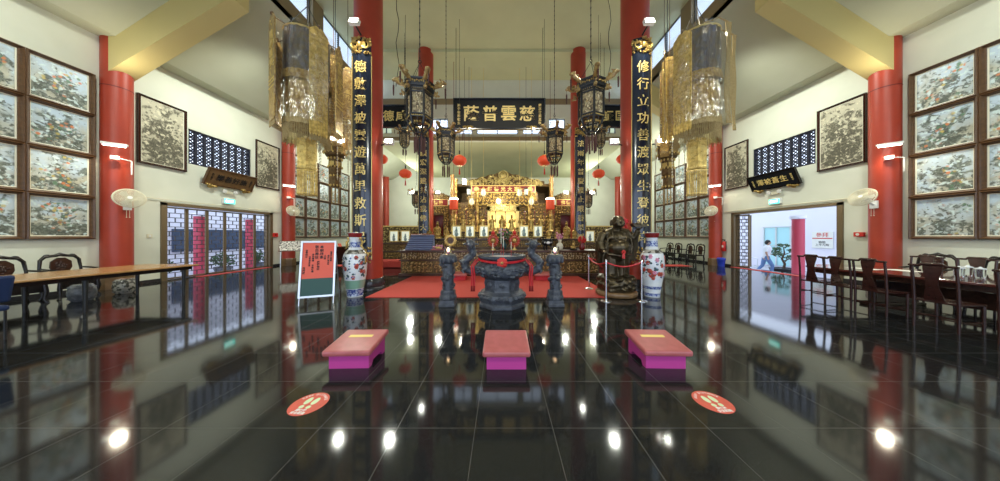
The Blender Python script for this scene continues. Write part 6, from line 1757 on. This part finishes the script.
for k, (px, py, Y, R, nm) in enumerate(((464.5, 182, 12.9, .12, 'white lit lantern hanging beside one end of the shrine crest'), (469, 192, 13.6, .13, 'small white lamp below the lit white lantern, beside the red sign'), (526, 192, 13.6, .13, 'small white lamp beside the red sign, opposite the lit lantern'), (439.5, 183.6, 11.9, .01, ''))[:3]):
    r = thing('hanging_lamp', nm, 'lamp', ((px-502)*Y/242, Y, 1.5+(236-py)*Y/242), 0, 'white lamps by the shrine')
    m = MB(); m.lathe([(R*.6, -R*1.2), (R*.8, -R), (R*.85, R), (R*.6, R*1.2)], 12); m.build('shade', MT['bulb'] if k == 0 else MT['picglow'], r, True)
    m = MB(); m.lathe([(R*1.1, R*1.2), (R*.5, R*1.7), (R*.1, R*1.9)], 6); m.lathe([(R*.9, -R*1.4), (R*.9, -R*1.2)], 6); m.cyl((0, 0, R*1.9), (0, 0, 11-r.location.z), .008, n=4); m.build('cap', MT['black'], r)
for s, nm in ((-1, 'notice stand'), (1, 'bronze statue')):
    Y = 13.2
    r = thing('drum_lamp', 'red drum lamp with a white glowing top, on the %s side' % nm, 'lamp', (s*2.63, Y, 2.95), 0, 'red drum lamps by the shrine')
    m = MB(); m.lathe([(.21, 0), (.23, .04), (.23, .50), (.21, .54)], 24); m.build('shade', MT['lantern_red'], r, True)
    m = MB(); m.lathe([(.235, .54), (.235, .57), (.18, .62), (.05, .64)], 20); m.build('lit_top', MT['bulb'], r, True)
    m = MB(); m.cyl((0, 0, .70), (0, 0, 11-2.95), .012, n=5)
    for k in range(10): a = 2*PI*k/10; m.cyl((.20*math.cos(a), .20*math.sin(a), 0), (.20*math.cos(a), .20*math.sin(a), -.25), .012, n=4)
    m.build('fringe', MT['maroon'], r)
    # side shrines
    r = thing('side_shrine', 'gilt side shrine with small red signboard, on the %s side' % nm, 'shrine', (s*4.06, 14.9, 0), 0, 'gilt side shrines')
    m = MB(); m.box(-.82, .82, .1, 1.5, 0, .9); m.box(-.82, .82, 1.4, 1.5, .9, 3.6); m.build('cabinet', MT['goldback'], r)
    m = MB(); m.prism(crest_poly(.82, 3.75, 4.25, 3.95), .02, .12); m.cur = 1; carve(m, -.74, .74, 3.78, 4.05, 0, .15, 70, 1.1); m.build('crest', [MT['goldback'], MT['goldcrest']], r)
    m = MB(); m.box(-.72, .72, -.05, .08, 3.36, 3.74); m.build('signboard', MT['signred'], r)
    m = MB(); add_text(m, '佛德殿', .26, (0, -.06, 3.55), .01, .006, cs=1.4); m.T = Matrix.Translation((0, -.02, 3.55)); m.frame(1.48, .42, [(0, .04), (0, -.04), (.03, -.04), (.04, -.02)]); m.build('sign_lettering', MT['goldflat'], r, fix=False)
    m = MB(); m.box(-.82, .82, .02, .10, 2.82, 3.4); m.box(-.82, -.43, .02, .10, .9, 2.85); m.box(.43, .82, .02, .10, .9, 2.85); m.box(-.43, .43, .02, .5, .9, 1.52)
    m.cur = 1; carve(m, -.78, .78, 2.85, 3.34, 0, .17, 72, 1.1); carve(m, -.80, -.45, .95, 2.85, 0, .16, 73, 1.1); carve(m, .45, .80, .95, 2.85, 0, .16, 74, 1.1); carve(m, -.4, .4, .95, 1.5, 0, .16, 75, 1.1); m.build('carved_front', [MT['goldback'], MT['gold']], r)
    m = MB(); m.box(-.43, .43, 1.0, 1.05, 1.52, 2.85); m.build('niche_panel', MT['signred'], r)
    q = thing('side_deity', 'gilt seated deity inside the side shrine of the %s side' % nm, 'statue', (s*4.06, 15.25, 1.52), 0, 'deities in the side shrines')
    m = MB(); m.ell((0, 0, .12), (.26, .16, .12), 12, 8); m.ell((0, .02, .38), (.17, .12, .24), 12, 9); m.tube([(-.16, 0, .5), (-.23, -.08, .3), (-.05, -.15, .2)], .05, 8); m.tube([(.16, 0, .5), (.23, -.08, .3), (.05, -.15, .2)], .05, 8); m.ell((0, 0, .70), (.095, .095, .12), 10, 8); m.ell((0, 0, .84), (.08, .08, .06), 8, 6)
    blob(m, .02, 'body', MT['gold'], q, 1)
    # gilt pillars hung with carving between shrine and nave columns
    r = thing('gilt_pillar', 'tall slim gilt pillar before the main shrine, on the %s side' % nm, 'pillar', (s*2.95, 14.3, 0), 0, 'gilt pillars before the shrine')
    m = MB(); m.lathe([(.13, 0), (.13, .3), (.09, .36), (.085, 4.9), (.13, 5.0), (.15, 5.1)], 14)
    m.build('shaft', MT['goldbrown'], r, True)
    m = MB()
    for k in range(40): a = k*1.3; m.ell((.095*math.cos(a), .095*math.sin(a), 1.0+k*.095), (.04, .04, .045), 6, 4)
    m.build('carving', MT['gold'], r, True)

# ---------------------------------------------------------------- a third stepped table with larger gilt guardians
altar_table('third and tallest gilt table stepped up before the shrine', (0, 12.2, 0), 5.6, .7, 1.72, 'goldcrest', 'gold', .75, 120, 5)
gp = None
for k in range(11):
    x = -2.5+5.0*k/10
    lab = 'larger gilt robed guardian figure, one of the row on the tallest altar table'
    if gp is None:
        gp = thing('guardian_figure', lab, 'statue', (x, 12.5, 1.721), 0, 'gilt guardians on the tallest table')
        m = MB(); m.lathe([(.15, 0), (.16, .05), (.12, .09), (.14, .13)], 12); m.build('lotus_base', MT['goldflat'], gp, True)
        m = MB(); m.lathe([(.13, .12), (.12, .3), (.09, .45), (.12, .58), (.07, .66)], 12); m.ell((0, 0, .74), (.06, .06, .075), 10, 7); m.ell((0, 0, .82), (.06, .05, .045), 8, 6)
        m.tube([(-.11, 0, .6), (-.15, -.06, .46), (-.03, -.12, .47)], .035, 7); m.tube([(.11, 0, .6), (.16, -.05, .5), (.17, -.1, .64)], .035, 7)
        m.build('body', MT['gold'], gp, True)
        m = MB(); m.cyl((.17, -.11, .30), (.17, -.11, .98), .012, n=6); m.ell((.17, -.11, 1.0), (.03, .02, .06), 6, 5); m.build('staff', MT['maroon'], gp)
    else: clone(gp, lab, (x, 12.5, 1.721))
for k, (x, z) in enumerate(((-1.72, 3.25), (-1.05, 3.75), (1.0, 3.75), (1.66, 3.25))):
    r = thing('glass_lamp', ('brass hanging lamp by the red drum lamp, notice stand side', 'brass hanging lamp by the glowing niche, notice stand side', 'brass hanging lamp by the glowing niche, bronze statue side', 'brass hanging lamp by the red drum lamp, bronze statue side')[k], 'lamp', (x, 13.7, z), 0, 'brass lamps before the shrine')
    m = MB(); m.lathe([(.05, 0), (.12, .08), (.14, .22), (.10, .34), (.12, .38)], 8); m.build('shade', MT['picglow'], r, True)
    m = MB(); m.lathe([(.15, .38), (.07, .48), (.02, .52)], 8); m.lathe([(.02, -.2), (.05, -.05), (.06, .01)], 8); m.cyl((0, 0, .5), (0, 0, 11-z), .008, n=4)
    for q in range(4): a = PI/2*q; m.cyl((.15*math.cos(a), .15*math.sin(a), 0), (.15*math.cos(a), .15*math.sin(a), .40), .012, n=4); m.torus((.2*math.cos(a), .2*math.sin(a), .40), .05, .014, 'y', 8, 4)
    m.build('brass_frame', MT['goldflat'], r)
